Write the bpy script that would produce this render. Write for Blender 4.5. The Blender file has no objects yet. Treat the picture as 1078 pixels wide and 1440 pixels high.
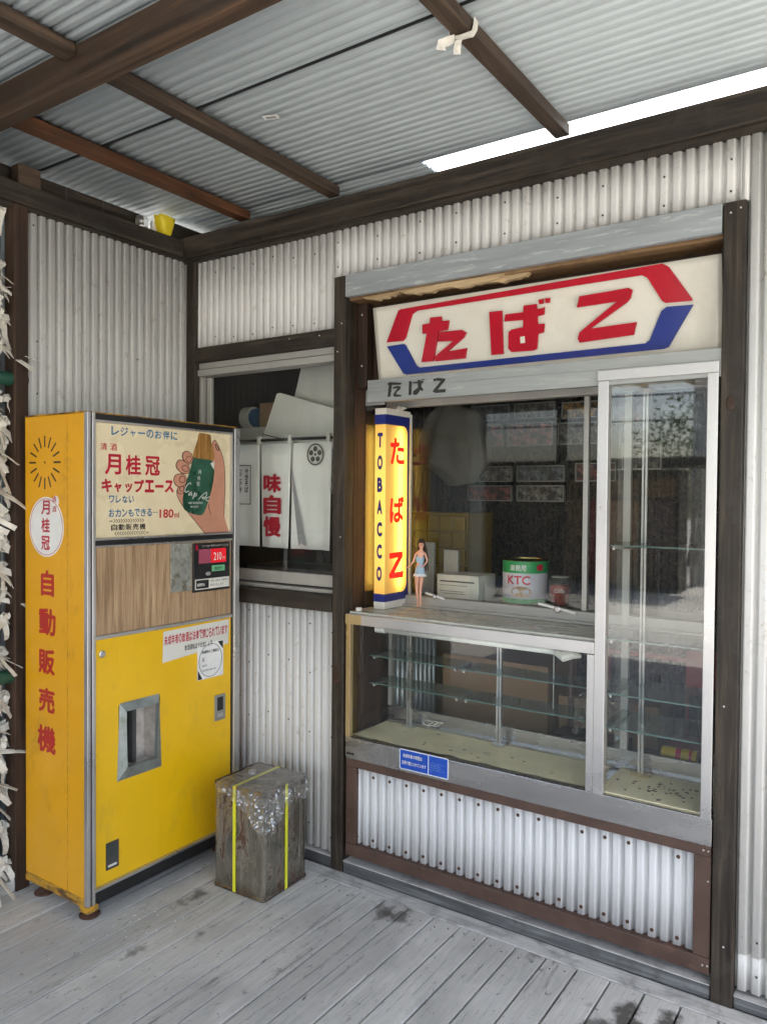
import bpy, bmesh, math, random
from mathutils import Vector, Matrix, noise
random.seed(7)
rad = math.radians
sc = bpy.context.scene
col = sc.collection

# ------------------------------------------------------------------ camera
cam_d = bpy.data.cameras.new('camera'); cam = bpy.data.objects.new('camera', cam_d); col.objects.link(cam)
cam_d.sensor_fit = 'VERTICAL'; cam_d.sensor_height = 36.0; cam_d.lens = 36.0*1091.35/1440
cam_d.clip_start = 0.02; cam_d.clip_end = 500
YAW, PIT, ROL = rad(34.2213), rad(-1.26105), rad(0.45786)
fw = Vector((-math.sin(YAW)*math.cos(PIT), math.cos(YAW)*math.cos(PIT), math.sin(PIT)))
rt = Vector((math.cos(YAW), math.sin(YAW), 0)); up = rt.cross(fw)
r2 = rt*math.cos(ROL)+up*math.sin(ROL); u2 = -rt*math.sin(ROL)+up*math.cos(ROL)
m = Matrix.Identity(4)
for i in range(3):
    m[i][0] = r2[i]; m[i][1] = u2[i]; m[i][2] = -fw[i]
m.translation = Vector((0, 0, 1.52)); cam.matrix_world = m
sc.camera = cam

# ------------------------------------------------------------------ light
SUN_EL, SUN_AZ = rad(57), rad(150)      # azimuth clockwise from +Y (behind the shop front)
w = bpy.data.worlds.new('World'); sc.world = w; w.use_nodes = True
nt = w.node_tree; nt.nodes.clear()
sky = nt.nodes.new('ShaderNodeTexSky'); sky.sky_type = 'NISHITA'; sky.sun_disc = False
sky.sun_elevation = SUN_EL; sky.sun_rotation = SUN_AZ; sky.dust_density = 3.0; sky.air_density = 1.0; sky.ozone_density = 1.0
bg = nt.nodes.new('ShaderNodeBackground'); bg.inputs[1].default_value = 0.15
wo = nt.nodes.new('ShaderNodeOutputWorld')
nt.links.new(sky.outputs[0], bg.inputs[0]); nt.links.new(bg.outputs[0], wo.inputs[0])
sd = bpy.data.lights.new('sun', 'SUN'); sd.energy = 4.0; sd.angle = rad(0.5); sd.color = (1.0, 0.95, 0.87)
so = bpy.data.objects.new('sun', sd); col.objects.link(so)
sv = Vector((math.sin(SUN_AZ)*math.cos(SUN_EL), math.cos(SUN_AZ)*math.cos(SUN_EL), math.sin(SUN_EL)))
so.rotation_euler = sv.to_track_quat('Z', 'Y').to_euler(); so.location = sv*20
sc.view_settings.view_transform = 'Standard'; sc.view_settings.look = 'None'
sc.view_settings.exposure = 2.1; sc.view_settings.gamma = 1.0
sc.cycles.max_bounces = 12; sc.cycles.transparent_max_bounces = 24; sc.cycles.diffuse_bounces = 6
sc.cycles.glossy_bounces = 5
try: sc.cycles.use_denoising = True
except Exception: pass

# ------------------------------------------------------------------ materials
def _new(name):
    ma = bpy.data.materials.new(name); ma.use_nodes = True
    n = ma.node_tree; b = n.nodes['Principled BSDF']
    return ma, n, b
def _noise(n, scale, vec, detail=6, dist=0.0, rough=0.6):
    t = n.nodes.new('ShaderNodeTexNoise'); t.inputs['Scale'].default_value = scale
    t.inputs['Detail'].default_value = detail; t.inputs['Distortion'].default_value = dist
    t.inputs['Roughness'].default_value = rough
    n.links.new(vec, t.inputs['Vector']); return t.outputs['Fac']
def _map(n, sx, sy, sz, off=0.0):
    tc = n.nodes.new('ShaderNodeTexCoord'); mp = n.nodes.new('ShaderNodeMapping')
    mp.inputs['Scale'].default_value = (sx, sy, sz); mp.inputs['Location'].default_value = (off, off*1.7, off*2.3)
    n.links.new(tc.outputs['Object'], mp.inputs['Vector']); return mp.outputs['Vector']
def _ramp(n, fac, stops, interp='LINEAR'):
    r = n.nodes.new('ShaderNodeValToRGB'); r.color_ramp.interpolation = interp
    e = r.color_ramp.elements
    while len(e) < len(stops): e.new(0.5)
    for k, (p, c) in enumerate(stops):
        e[k].position = p; e[k].color = (c[0], c[1], c[2], 1) if not isinstance(c, (int, float)) else (c, c, c, 1)
    n.links.new(fac, r.inputs['Fac']); return r.outputs['Color']
def _mix(n, fac, a, b, mode='MIX'):
    mx = n.nodes.new('ShaderNodeMix'); mx.data_type = 'RGBA'; mx.blend_type = mode
    for sock, v in ((mx.inputs[0], fac), (mx.inputs[6], a), (mx.inputs[7], b)):
        if isinstance(v, (int, float)): sock.default_value = v
        elif isinstance(v, tuple): sock.default_value = (v[0], v[1], v[2], 1)
        else: n.links.new(v, sock)
    return mx.outputs[2]
def _bump(n, b, h, strength, dist=0.002):
    bp = n.nodes.new('ShaderNodeBump'); bp.inputs['Strength'].default_value = strength; bp.inputs['Distance'].default_value = dist
    n.links.new(h, bp.inputs['Height']); n.links.new(bp.outputs['Normal'], b.inputs['Normal'])
def surf(name, c, var=0.15, rough=0.5, metal=0.0, scale=(3, 3, 3), ns=2.0, dirt=None, dirt_t=(0.6, 0.75), dirt_s=(6, 6, 6), bump=0.1, rvar=0.15, bd=0.001, coat=0, off=0.0):
    ma, n, b = _new(name)
    v = _map(n, *scale, off=off); f = _noise(n, ns, v, 8)
    lo = tuple(x*(1-var) for x in c); hi = tuple(min(1, x*(1+var)) for x in c)
    cc = _ramp(n, f, [(0.3, lo), (0.7, hi)])
    if dirt is not None:
        f2 = _noise(n, 1.0, _map(n, *dirt_s, off=off+3.1), 10, 0.4, 0.7)
        cc = _mix(n, _ramp(n, f2, [(dirt_t[0], 0.0), (dirt_t[1], 1.0)]), cc, dirt)
    n.links.new(cc, b.inputs['Base Color'])
    rr = _ramp(n, f, [(0.3, max(0.02, rough-rvar)), (0.7, min(1, rough+rvar))]); n.links.new(rr, b.inputs['Roughness'])
    b.inputs['Metallic'].default_value = metal
    if coat: b.inputs['Coat Weight'].default_value = coat; b.inputs['Coat Roughness'].default_value = 0.1
    if bump: _bump(n, b, f, bump, bd)
    return ma
def wood(name, axis, c1, c2, c3=None, rough=0.65, dens=40.0, island=0.0, bump=0.35, fine=0.55, blot=0.6, fade=None):
    ma, n, b = _new(name)
    s = [dens, dens, dens]; s['xyz'.index(axis)] = dens*0.045
    v = _map(n, *s)
    if island:
        ge = n.nodes.new('ShaderNodeNewGeometry'); ad = n.nodes.new('ShaderNodeVectorMath'); ad.operation = 'ADD'
        sc_ = n.nodes.new('ShaderNodeVectorMath'); sc_.operation = 'SCALE'; sc_.inputs['Scale'].default_value = 57.0
        cmb = n.nodes.new('ShaderNodeCombineXYZ')
        for k in range(3): n.links.new(ge.outputs['Random Per Island'], cmb.inputs[k])
        n.links.new(cmb.outputs[0], sc_.inputs[0]); n.links.new(v, ad.inputs[0]); n.links.new(sc_.outputs[0], ad.inputs[1]); v = ad.outputs[0]
    f = _noise(n, 1.0, v, 9, 0.9, 0.62)
    f3 = _noise(n, 3.2, v, 6, 0.2, 0.7)
    cc = _ramp(n, f, [(0.28, c1), (0.52, c2), (0.75, c3 or c2)])
    cc = _mix(n, fine, cc, _ramp(n, f3, [(0.35, 0.55), (0.6, 1.0)]), 'MULTIPLY')
    big = _noise(n, 2.5, _map(n, 1, 1, 1), 5, 0.3)
    cc = _mix(n, blot, cc, _ramp(n, big, [(0.35, 0.62), (0.65, 1.0)]), 'MULTIPLY')
    if island:
        cc = _mix(n, island, cc, _ramp(n, ge.outputs['Random Per Island'], [(0.0, 0.55), (1.0, 1.0)]), 'MULTIPLY')
    if fade:
        ff = _noise(n, 1.0, _map(n, 9, 9, 9, 2.0), 8, 0.5, 0.7)
        cc = _mix(n, _ramp(n, ff, [(0.5, 0.0), (0.72, 0.75)]), cc, fade)
    n.links.new(cc, b.inputs['Base Color'])
    n.links.new(_ramp(n, f, [(0.3, rough-0.12), (0.7, min(1, rough+0.12))]), b.inputs['Roughness'])
    b.inputs['Specular IOR Level'].default_value = 0.35
    _bump(n, b, f3, bump, 0.0015)
    return ma
def plain(name, c, rough=0.5, metal=0.0, emit=0.0, alpha=None):
    ma, n, b = _new(name)
    b.inputs['Roughness'].default_value = rough; b.inputs['Metallic'].default_value = metal
    f = _noise(n, 14.0, _map(n, 1, 1, 1), 6)
    cc = _ramp(n, f, [(0.3, tuple(x*0.88 for x in c)), (0.7, tuple(min(1, x*1.06) for x in c))])
    n.links.new(cc, b.inputs['Base Color'])
    if emit:
        n.links.new(cc, b.inputs['Emission Color']); b.inputs['Emission Strength'].default_value = emit
    return ma
def glass(name, tint=(0.93, 0.96, 0.95), dust=0.05, ior=1.5, gl=(0.02,), dustc=(0.6, 0.6, 0.56)):
    ma, n, b = _new(name); n.nodes.remove(b)
    out = n.nodes['Material Output']
    tr = n.nodes.new('ShaderNodeBsdfTransparent'); tr.inputs[0].default_value = (*tint, 1)
    gs = n.nodes.new('ShaderNodeBsdfGlossy'); gs.inputs['Roughness'].default_value = gl[0]
    fr = n.nodes.new('ShaderNodeFresnel'); fr.inputs['IOR'].default_value = ior
    gm = n.nodes.new('ShaderNodeNewGeometry'); im = n.nodes.new('ShaderNodeMapRange'); im.inputs['To Min'].default_value = ior; im.inputs['To Max'].default_value = 1.0/ior
    n.links.new(gm.outputs['Backfacing'], im.inputs['Value']); n.links.new(im.outputs[0], fr.inputs['IOR'])
    mx = n.nodes.new('ShaderNodeMixShader'); n.links.new(fr.outputs[0], mx.inputs[0]); n.links.new(tr.outputs[0], mx.inputs[1]); n.links.new(gs.outputs[0], mx.inputs[2])
    df = n.nodes.new('ShaderNodeBsdfDiffuse'); df.inputs[0].default_value = (*dustc, 1)
    f = _noise(n, 1.0, _map(n, 9, 9, 5), 9, 0.6, 0.65)
    rp = _ramp(n, f, [(0.35, dust*0.3), (0.75, dust*1.9)])
    m2 = n.nodes.new('ShaderNodeMixShader'); n.links.new(rp, m2.inputs[0]); n.links.new(mx.outputs[0], m2.inputs[1]); n.links.new(df.outputs[0], m2.inputs[2])
    n.links.new(m2.outputs[0], out.inputs[0])
    return ma
def translucent(name, c, t=0.5, rough=0.4):
    ma, n, b = _new(name)
    out = n.nodes['Material Output']; b.inputs['Base Color'].default_value = (*c, 1); b.inputs['Roughness'].default_value = rough
    tl = n.nodes.new('ShaderNodeBsdfTranslucent'); tl.inputs[0].default_value = (*c, 1)
    mx = n.nodes.new('ShaderNodeMixShader'); mx.inputs[0].default_value = t
    n.links.new(b.outputs[0], mx.inputs[1]); n.links.new(tl.outputs[0], mx.inputs[2]); n.links.new(mx.outputs[0], out.inputs[0])
    return ma

DW1, DW2, DW3 = (0.008, 0.006, 0.005), (0.036, 0.027, 0.019), (0.105, 0.082, 0.058)
M = {}
M['dwx'] = wood('dark_wood_lengthwise', 'x', DW1, DW2, DW3, fade=(0.045, 0.038, 0.030))
M['dwy'] = wood('dark_wood_crosswise', 'y', DW1, DW2, DW3, fade=(0.045, 0.038, 0.030))
M['dwz'] = wood('dark_wood_upright', 'z', DW1, DW2, DW3, fade=(0.05, 0.042, 0.034), rough=0.55)
RB1, RB2, RB3 = (0.016, 0.011, 0.008), (0.070, 0.045, 0.029), (0.16, 0.105, 0.066)
M['rby'] = wood('brown_rafter_wood', 'y', RB1, RB2, RB3, fade=(0.05, 0.035, 0.025), dens=30)
M['rbo'] = wood('orange_rafter_wood', 'y', (0.04, 0.015, 0.006), (0.11, 0.042, 0.016), (0.17, 0.07, 0.03), fade=(0.05, 0.03, 0.02), dens=30)
M['rbx'] = wood('brown_beam_wood', 'x', RB1, (0.062, 0.036, 0.021), (0.14, 0.078, 0.044), fade=(0.040, 0.032, 0.024), dens=24)
M['bwz'] = wood('brown_upright_wood', 'z', RB1, (0.05, 0.026, 0.015), (0.09, 0.05, 0.03), dens=34)
M['rawx'] = wood('raw_soffit_wood', 'x', (0.10, 0.05, 0.02), (0.24, 0.14, 0.065), (0.36, 0.24, 0.13), dens=30, bump=0.8, fade=(0.08, 0.04, 0.02))
M['pale'] = wood('splintered_pale_wood', 'x', (0.30, 0.19, 0.09), (0.50, 0.36, 0.20), (0.62, 0.47, 0.29), dens=40, bump=0.8)
M['brown'] = surf('brown_painted_wood', (0.075, 0.042, 0.031), 0.2, 0.5, scale=(6, 6, 6), dirt=(0.17, 0.09, 0.06), dirt_t=(0.58, 0.8), dirt_s=(30, 8, 30))
M['greyboard'] = surf('grey_painted_board', (0.27, 0.29, 0.30), 0.14, 0.5, scale=(2, 20, 26), dirt=(0.40, 0.42, 0.42), dirt_t=(0.55, 0.62), dirt_s=(7, 40, 60), bump=0.3)
M['silver'] = surf('brushed_grey_band', (0.34, 0.35, 0.34), 0.12, 0.42, 0.55, scale=(2, 20, 40), dirt=(0.45, 0.46, 0.44), dirt_t=(0.56, 0.66), dirt_s=(5, 40, 50), bump=0.1)
M['alu'] = surf('aluminium_frame', (0.56, 0.55, 0.545), 0.06, 0.33, 0.85, scale=(1.5, 1.5, 1.5), dirt=(0.40, 0.39, 0.36), dirt_t=(0.6, 0.9), dirt_s=(14, 14, 14), bump=0.05)
M['alud'] = surf('dull_aluminium', (0.42, 0.41, 0.38), 0.08, 0.5, 0.5, scale=(3, 3, 3), rvar=0.05, dirt=(0.25, 0.22, 0.18), dirt_t=(0.6, 0.85), dirt_s=(12, 12, 12), bump=0.1)
M['alub'] = surf('scuffed_aluminium_base', (0.47, 0.46, 0.455), 0.10, 0.27, 0.95, scale=(2, 4, 8), bump=0.05, rvar=0.03)
M['gold'] = surf('gold_tinted_frame', (0.50, 0.38, 0.20), 0.12, 0.4, 0.7, scale=(12, 12, 2), dirt=(0.3, 0.26, 0.18), dirt_t=(0.6, 0.85))
def corrmat(name, c, dirt, streak=True, dt=(0.62, 0.78), rough=0.42, metal=0.0, ax='z'):
    ma, n, b = _new(name)
    f = _noise(n, 1.6, _map(n, 1, 1, 1), 6, 0.3)
    cc = _ramp(n, f, [(0.3, tuple(x*0.90 for x in c)), (0.7, tuple(x*1.04 for x in c))])
    s = (34, 34, 1.1) if ax == 'z' else (1.1, 34, 34)
    st = _noise(n, 1.0, _map(n, *s), 6, 0.1, 0.7)
    cc = _mix(n, 0.6, cc, _ramp(n, st, [(0.32, 0.80), (0.55, 1.0)]), 'MULTIPLY')
    sp = _noise(n, 1.0, _map(n, 26, 26, 20, 1.0), 9, 0.3, 0.75)
    cc = _mix(n, _ramp(n, sp, [(dt[0], 0.0), (dt[1], 0.8)]), cc, dirt)
    n.links.new(cc, b.inputs['Base Color']); b.inputs['Metallic'].default_value = metal
    n.links.new(_ramp(n, sp, [(0.4, rough), (0.7, min(1, rough+0.25))]), b.inputs['Roughness'])
    dents = _noise(n, 5.0, _map(n, 1, 1, 1, 5.0), 3)
    _bump(n, b, dents, 0.35, 0.006)
    return ma
M['cor'] = corrmat('cream_white_corrugated_steel', (0.62, 0.612, 0.59), (0.30, 0.24, 0.18), dt=(0.58, 0.72))
M['cor2'] = corrmat('bluish_white_corrugated_steel', (0.63, 0.635, 0.645), (0.28, 0.17, 0.11), dt=(0.66, 0.78))
M['roof'] = corrmat('grey_galvanised_roof_sheet', (0.50, 0.55, 0.56), (0.36, 0.39, 0.39), dt=(0.68, 0.85), rough=0.5, metal=0.1, ax='x')
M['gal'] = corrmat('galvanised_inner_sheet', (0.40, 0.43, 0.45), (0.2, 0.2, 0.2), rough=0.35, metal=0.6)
M['clearroof'] = translucent('frosted_plastic_roof_sheet', (0.9, 0.92, 0.92), 0.75)
M['yel'] = surf('yellow_enamel', (0.72, 0.42, 0.004), 0.06, 0.34, scale=(2, 2, 2), dirt=(0.52, 0.33, 0.03), dirt_t=(0.56, 0.78), dirt_s=(7, 7, 4), bump=0.06, rvar=0.08, coat=0.3)
M['yelside'] = surf('yellow_side_enamel', (0.68, 0.325, 0.004), 0.05, 0.38, scale=(2, 2, 2), dirt=(0.40, 0.21, 0.015), dirt_t=(0.56, 0.78), dirt_s=(6, 6, 4), bump=0.08, rvar=0.08, coat=0.2)
M['rustyel'] = surf('rusty_yellow_steel', (0.50, 0.26, 0.02), 0.15, 0.55, dirt=(0.09, 0.045, 0.02), dirt_t=(0.44, 0.58), dirt_s=(12, 12, 40), bump=0.4)
M['ad'] = surf('cream_advert_panel', (0.66, 0.56, 0.37), 0.04, 0.3, scale=(2, 2, 2), dirt=(0.52, 0.42, 0.25), dirt_t=(0.5, 0.8), dirt_s=(3, 3, 3), bump=0.02)
M['veneer'] = wood('light_brown_veneer', 'z', (0.20, 0.12, 0.06), (0.44, 0.29, 0.165), (0.58, 0.41, 0.25), dens=60, bump=0.08, rough=0.5)
M['black'] = plain('black_plastic', (0.012, 0.012, 0.013), 0.35)
M['dkmetal'] = surf('dark_steel', (0.06, 0.06, 0.06), 0.2, 0.5, 0.3)
M['red'] = plain('red_lettering', (0.42, 0.008, 0.03), 0.4)
M['redside'] = plain('side_red_lettering', (0.42, 0.02, 0.015), 0.4)
M['blue'] = plain('blue_lettering', (0.02, 0.13, 0.26), 0.4)
M['bktext'] = plain('black_lettering', (0.02, 0.018, 0.016), 0.5)
M['signw'] = surf('milky_acrylic_panel', (0.64, 0.61, 0.53), 0.05, 0.12, scale=(2, 2, 2), dirt=(0.56, 0.52, 0.42), dirt_t=(0.5, 0.9), bump=0.5, rvar=0.05, bd=0.02, ns=1.2)
M['signr'] = plain('glossy_red_acrylic', (0.40, 0.004, 0.018), 0.16)
M['signb'] = plain('glossy_blue_acrylic', (0.012, 0.03, 0.20), 0.16)
M['white'] = plain('white_plastic', (0.72, 0.71, 0.68), 0.45)
M['offw'] = surf('offwhite_card', (0.60, 0.58, 0.52), 0.08, 0.7)
M['foam'] = surf('white_foam_board', (0.82, 0.80, 0.75), 0.06, 0.75)
M['paper'] = surf('cream_shelf_paper', (0.82, 0.71, 0.46), 0.10, 0.6, scale=(4, 4, 4), dirt=(0.36, 0.30, 0.17), dirt_t=(0.6, 0.72), dirt_s=(10, 14, 10), bump=0.3, bd=0.004)
M['omi'] = surf('folded_fortune_paper', (0.62, 0.59, 0.52), 0.15, 0.8, scale=(20, 20, 20), dirt=(0.30, 0.26, 0.22), dirt_t=(0.66, 0.72), dirt_s=(70, 70, 260))
M['glass'] = glass('shop_window_glass', dust=0.010, ior=1.5)
M['casegl'] = glass('display_case_glass', dust=0.018, ior=1.6)
M['towergl'] = glass('reflecting_tower_glass', dust=0.006, ior=1.95)
M['shelfgl'] = glass('green_edged_shelf_glass', tint=(0.86, 0.92, 0.89), dust=0.2, ior=1.5, dustc=(0.34, 0.35, 0.31))
M['sideglass'] = glass('side_mirror_glass', tint=(0.5, 0.5, 0.5), dust=0.02, ior=2.3)
M['edgegl'] = plain('green_glass_edge', (0.08, 0.14, 0.12), 0.2)
M['plastic'] = glass('crumpled_clear_plastic', tint=(0.97, 0.97, 0.96), dust=0.06, ior=2.6, gl=(0.05,), dustc=(0.8, 0.8, 0.8))
M['green'] = plain('dark_green_paint', (0.015, 0.07, 0.045), 0.35)
M['rust'] = surf('dark_rust', (0.07, 0.03, 0.018), 0.4, 0.8, scale=(30, 30, 30), bump=0.6)
M['brass'] = plain('gold_can_rim', (0.55, 0.40, 0.12), 0.25, 0.9)
M['skin'] = plain('doll_vinyl_skin', (0.62, 0.32, 0.22), 0.4)
M['hair'] = plain('dark_brown_doll_hair', (0.022, 0.010, 0.008), 0.5)
M['dress'] = plain('pale_blue_dress_cloth', (0.30, 0.42, 0.52), 0.8)
M['lace'] = plain('white_lace', (0.62, 0.62, 0.62), 0.8)
M['card'] = surf('brown_cardboard', (0.30, 0.18, 0.09), 0.1, 0.8)
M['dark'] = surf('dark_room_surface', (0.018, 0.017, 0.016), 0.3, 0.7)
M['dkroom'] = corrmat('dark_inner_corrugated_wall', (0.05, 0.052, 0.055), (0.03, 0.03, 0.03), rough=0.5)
M['strap'] = plain('yellow_packing_strap', (0.68, 0.66, 0.03), 0.4)
def tinmat():
    ma, n, b = _new('rusty_tinplate')
    f = _noise(n, 1.0, _map(n, 30, 30, 4), 8, 0.3, 0.7)
    base = _ramp(n, f, [(0.3, (0.22, 0.20, 0.16)), (0.7, (0.44, 0.41, 0.34))])
    r = _noise(n, 1.0, _map(n, 9, 9, 4.5, 2.2), 10, 0.8, 0.75)
    rc = _ramp(n, r, [(0.50, 0.0), (0.58, 1.0)])
    cc = _mix(n, rc, base, _ramp(n, f, [(0.3, (0.035, 0.018, 0.010)), (0.7, (0.10, 0.05, 0.028))]))
    sep = n.nodes.new('ShaderNodeSeparateXYZ'); n.links.new(_map(n, 1, 1, 1), sep.inputs[0])
    # rust that gathers at the foot and rim of the tin
    lo = _ramp(n, sep.outputs[2], [(0.0, 0.8), (0.06, 0.0), (0.37, 0.0), (0.41, 0.9)])
    mm = n.nodes.new('ShaderNodeMath'); mm.operation = 'MULTIPLY'; n.links.new(lo, mm.inputs[0]); n.links.new(_ramp(n, r, [(0.38, 0.0), (0.5, 1.0)]), mm.inputs[1])
    cc = _mix(n, mm.outputs[0], cc, (0.05, 0.022, 0.012))
    n.links.new(cc, b.inputs['Base Color'])
    mt = n.nodes.new('ShaderNodeMath'); mt.operation = 'SUBTRACT'; mt.inputs[0].default_value = 0.85; n.links.new(rc, mt.inputs[1]); mt.use_clamp = True
    n.links.new(mt.outputs[0], b.inputs['Metallic'])
    n.links.new(_ramp(n, r, [(0.50, 0.20), (0.60, 0.7)]), b.inputs['Roughness'])
    _bump(n, b, _noise(n, 6.0, _map(n, 1, 1, 1, 3.0), 2), 0.5, 0.012); return ma
M['tin'] = tinmat()
def deckmat():
    ma = wood('weathered_grey_deck_boards', 'y', (0.56, 0.545, 0.52), (0.65, 0.635, 0.605), (0.70, 0.685, 0.655), dens=46, island=0.3, rough=0.72, bump=0.3, fine=0.35, blot=0.3)
    n = ma.node_tree; b = n.nodes['Principled BSDF']
    src = b.inputs['Base Color'].links[0].from_socket
    # broken dark weather streaks along the grain
    f = _noise(n, 1.0, _map(n, 30, 1.6, 30, 4.0), 10, 0.6, 0.75)
    cc = _mix(n, _ramp(n, f, [(0.575, 0.0), (0.635, 0.68)]), src, (0.075, 0.072, 0.068))
    f = _noise(n, 1.0, _map(n, 3, 2, 3, 9.0), 6, 0.5, 0.6)
    cc = _mix(n, _ramp(n, f, [(0.42, 0.0), (0.62, 0.35)]), cc, (0.24, 0.235, 0.225))
    f = _noise(n, 1.0, _map(n, 42, 24, 42, 7.0), 5, 0.6, 0.8)
    cc = _mix(n, _ramp(n, f, [(0.60, 0.0), (0.655, 0.7)]), cc, (0.07, 0.065, 0.06))
    tc = n.nodes.new('ShaderNodeTexCoord')
    nz = n.nodes.new('ShaderNodeTexNoise'); nz.inputs['Scale'].default_value = 14; nz.inputs['Detail'].default_value = 8; n.links.new(tc.outputs['Object'], nz.inputs['Vector'])
    for (x, y, r, s) in [(-0.66, 2.22, 0.075, 1.0), (-0.56, 2.26, 0.065, 1.0), (-0.74, 2.13, 0.06, 0.8), (-1.50, 2.34, 0.05, 0.8), (-1.56, 2.32, 0.04, 0.8), (-1.60, 2.37, 0.03, 0.7), (-1.0, 2.37, 0.025, 0.6), (-1.87, 1.22, 0.03, 0.7), (-2.10, 1.62, 0.03, 0.7), (-2.2, 1.98, 0.05, 0.8), (-2.0, 1.84, 0.02, 0.7)]:
        sb = n.nodes.new('ShaderNodeVectorMath'); sb.operation = 'SUBTRACT'; n.links.new(tc.outputs['Object'], sb.inputs[0]); sb.inputs[1].default_value = (x, y, 0)
        ml = n.nodes.new('ShaderNodeVectorMath'); ml.operation = 'MULTIPLY'; ml.inputs[1].default_value = (1.7, 0.6, 0); n.links.new(sb.outputs[0], ml.inputs[0])
        ln = n.nodes.new('ShaderNodeVectorMath'); ln.operation = 'LENGTH'; n.links.new(ml.outputs[0], ln.inputs[0])
        a = n.nodes.new('ShaderNodeMath'); a.operation = 'MULTIPLY_ADD'; n.links.new(nz.outputs['Fac'], a.inputs[0]); a.inputs[1].default_value = 0.26; n.links.new(ln.outputs['Value'], a.inputs[2])
        k = _ramp(n, a.outputs[0], [(r+0.095, s*0.9), (r+0.135, 0.0)])
        cc = _mix(n, k, cc, (0.055, 0.048, 0.040))
    n.links.new(cc, b.inputs['Base Color'])
    return ma
M['deck'] = deckmat()
M['deckx'] = wood('grey_border_board', 'x', (0.42, 0.415, 0.40), (0.60, 0.59, 0.57), (0.68, 0.67, 0.65), dens=34, rough=0.72, bump=0.5, fade=(0.10, 0.10, 0.095))
M['sill'] = wood('peeling_dark_sill', 'x', (0.04, 0.04, 0.042), (0.13, 0.135, 0.14), (0.30, 0.31, 0.31), dens=30, rough=0.7, bump=0.6, fade=(0.05, 0.045, 0.04))
M['tube'] = plain('fluorescent_tube_glass', (0.78, 0.78, 0.76), 0.3)

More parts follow.
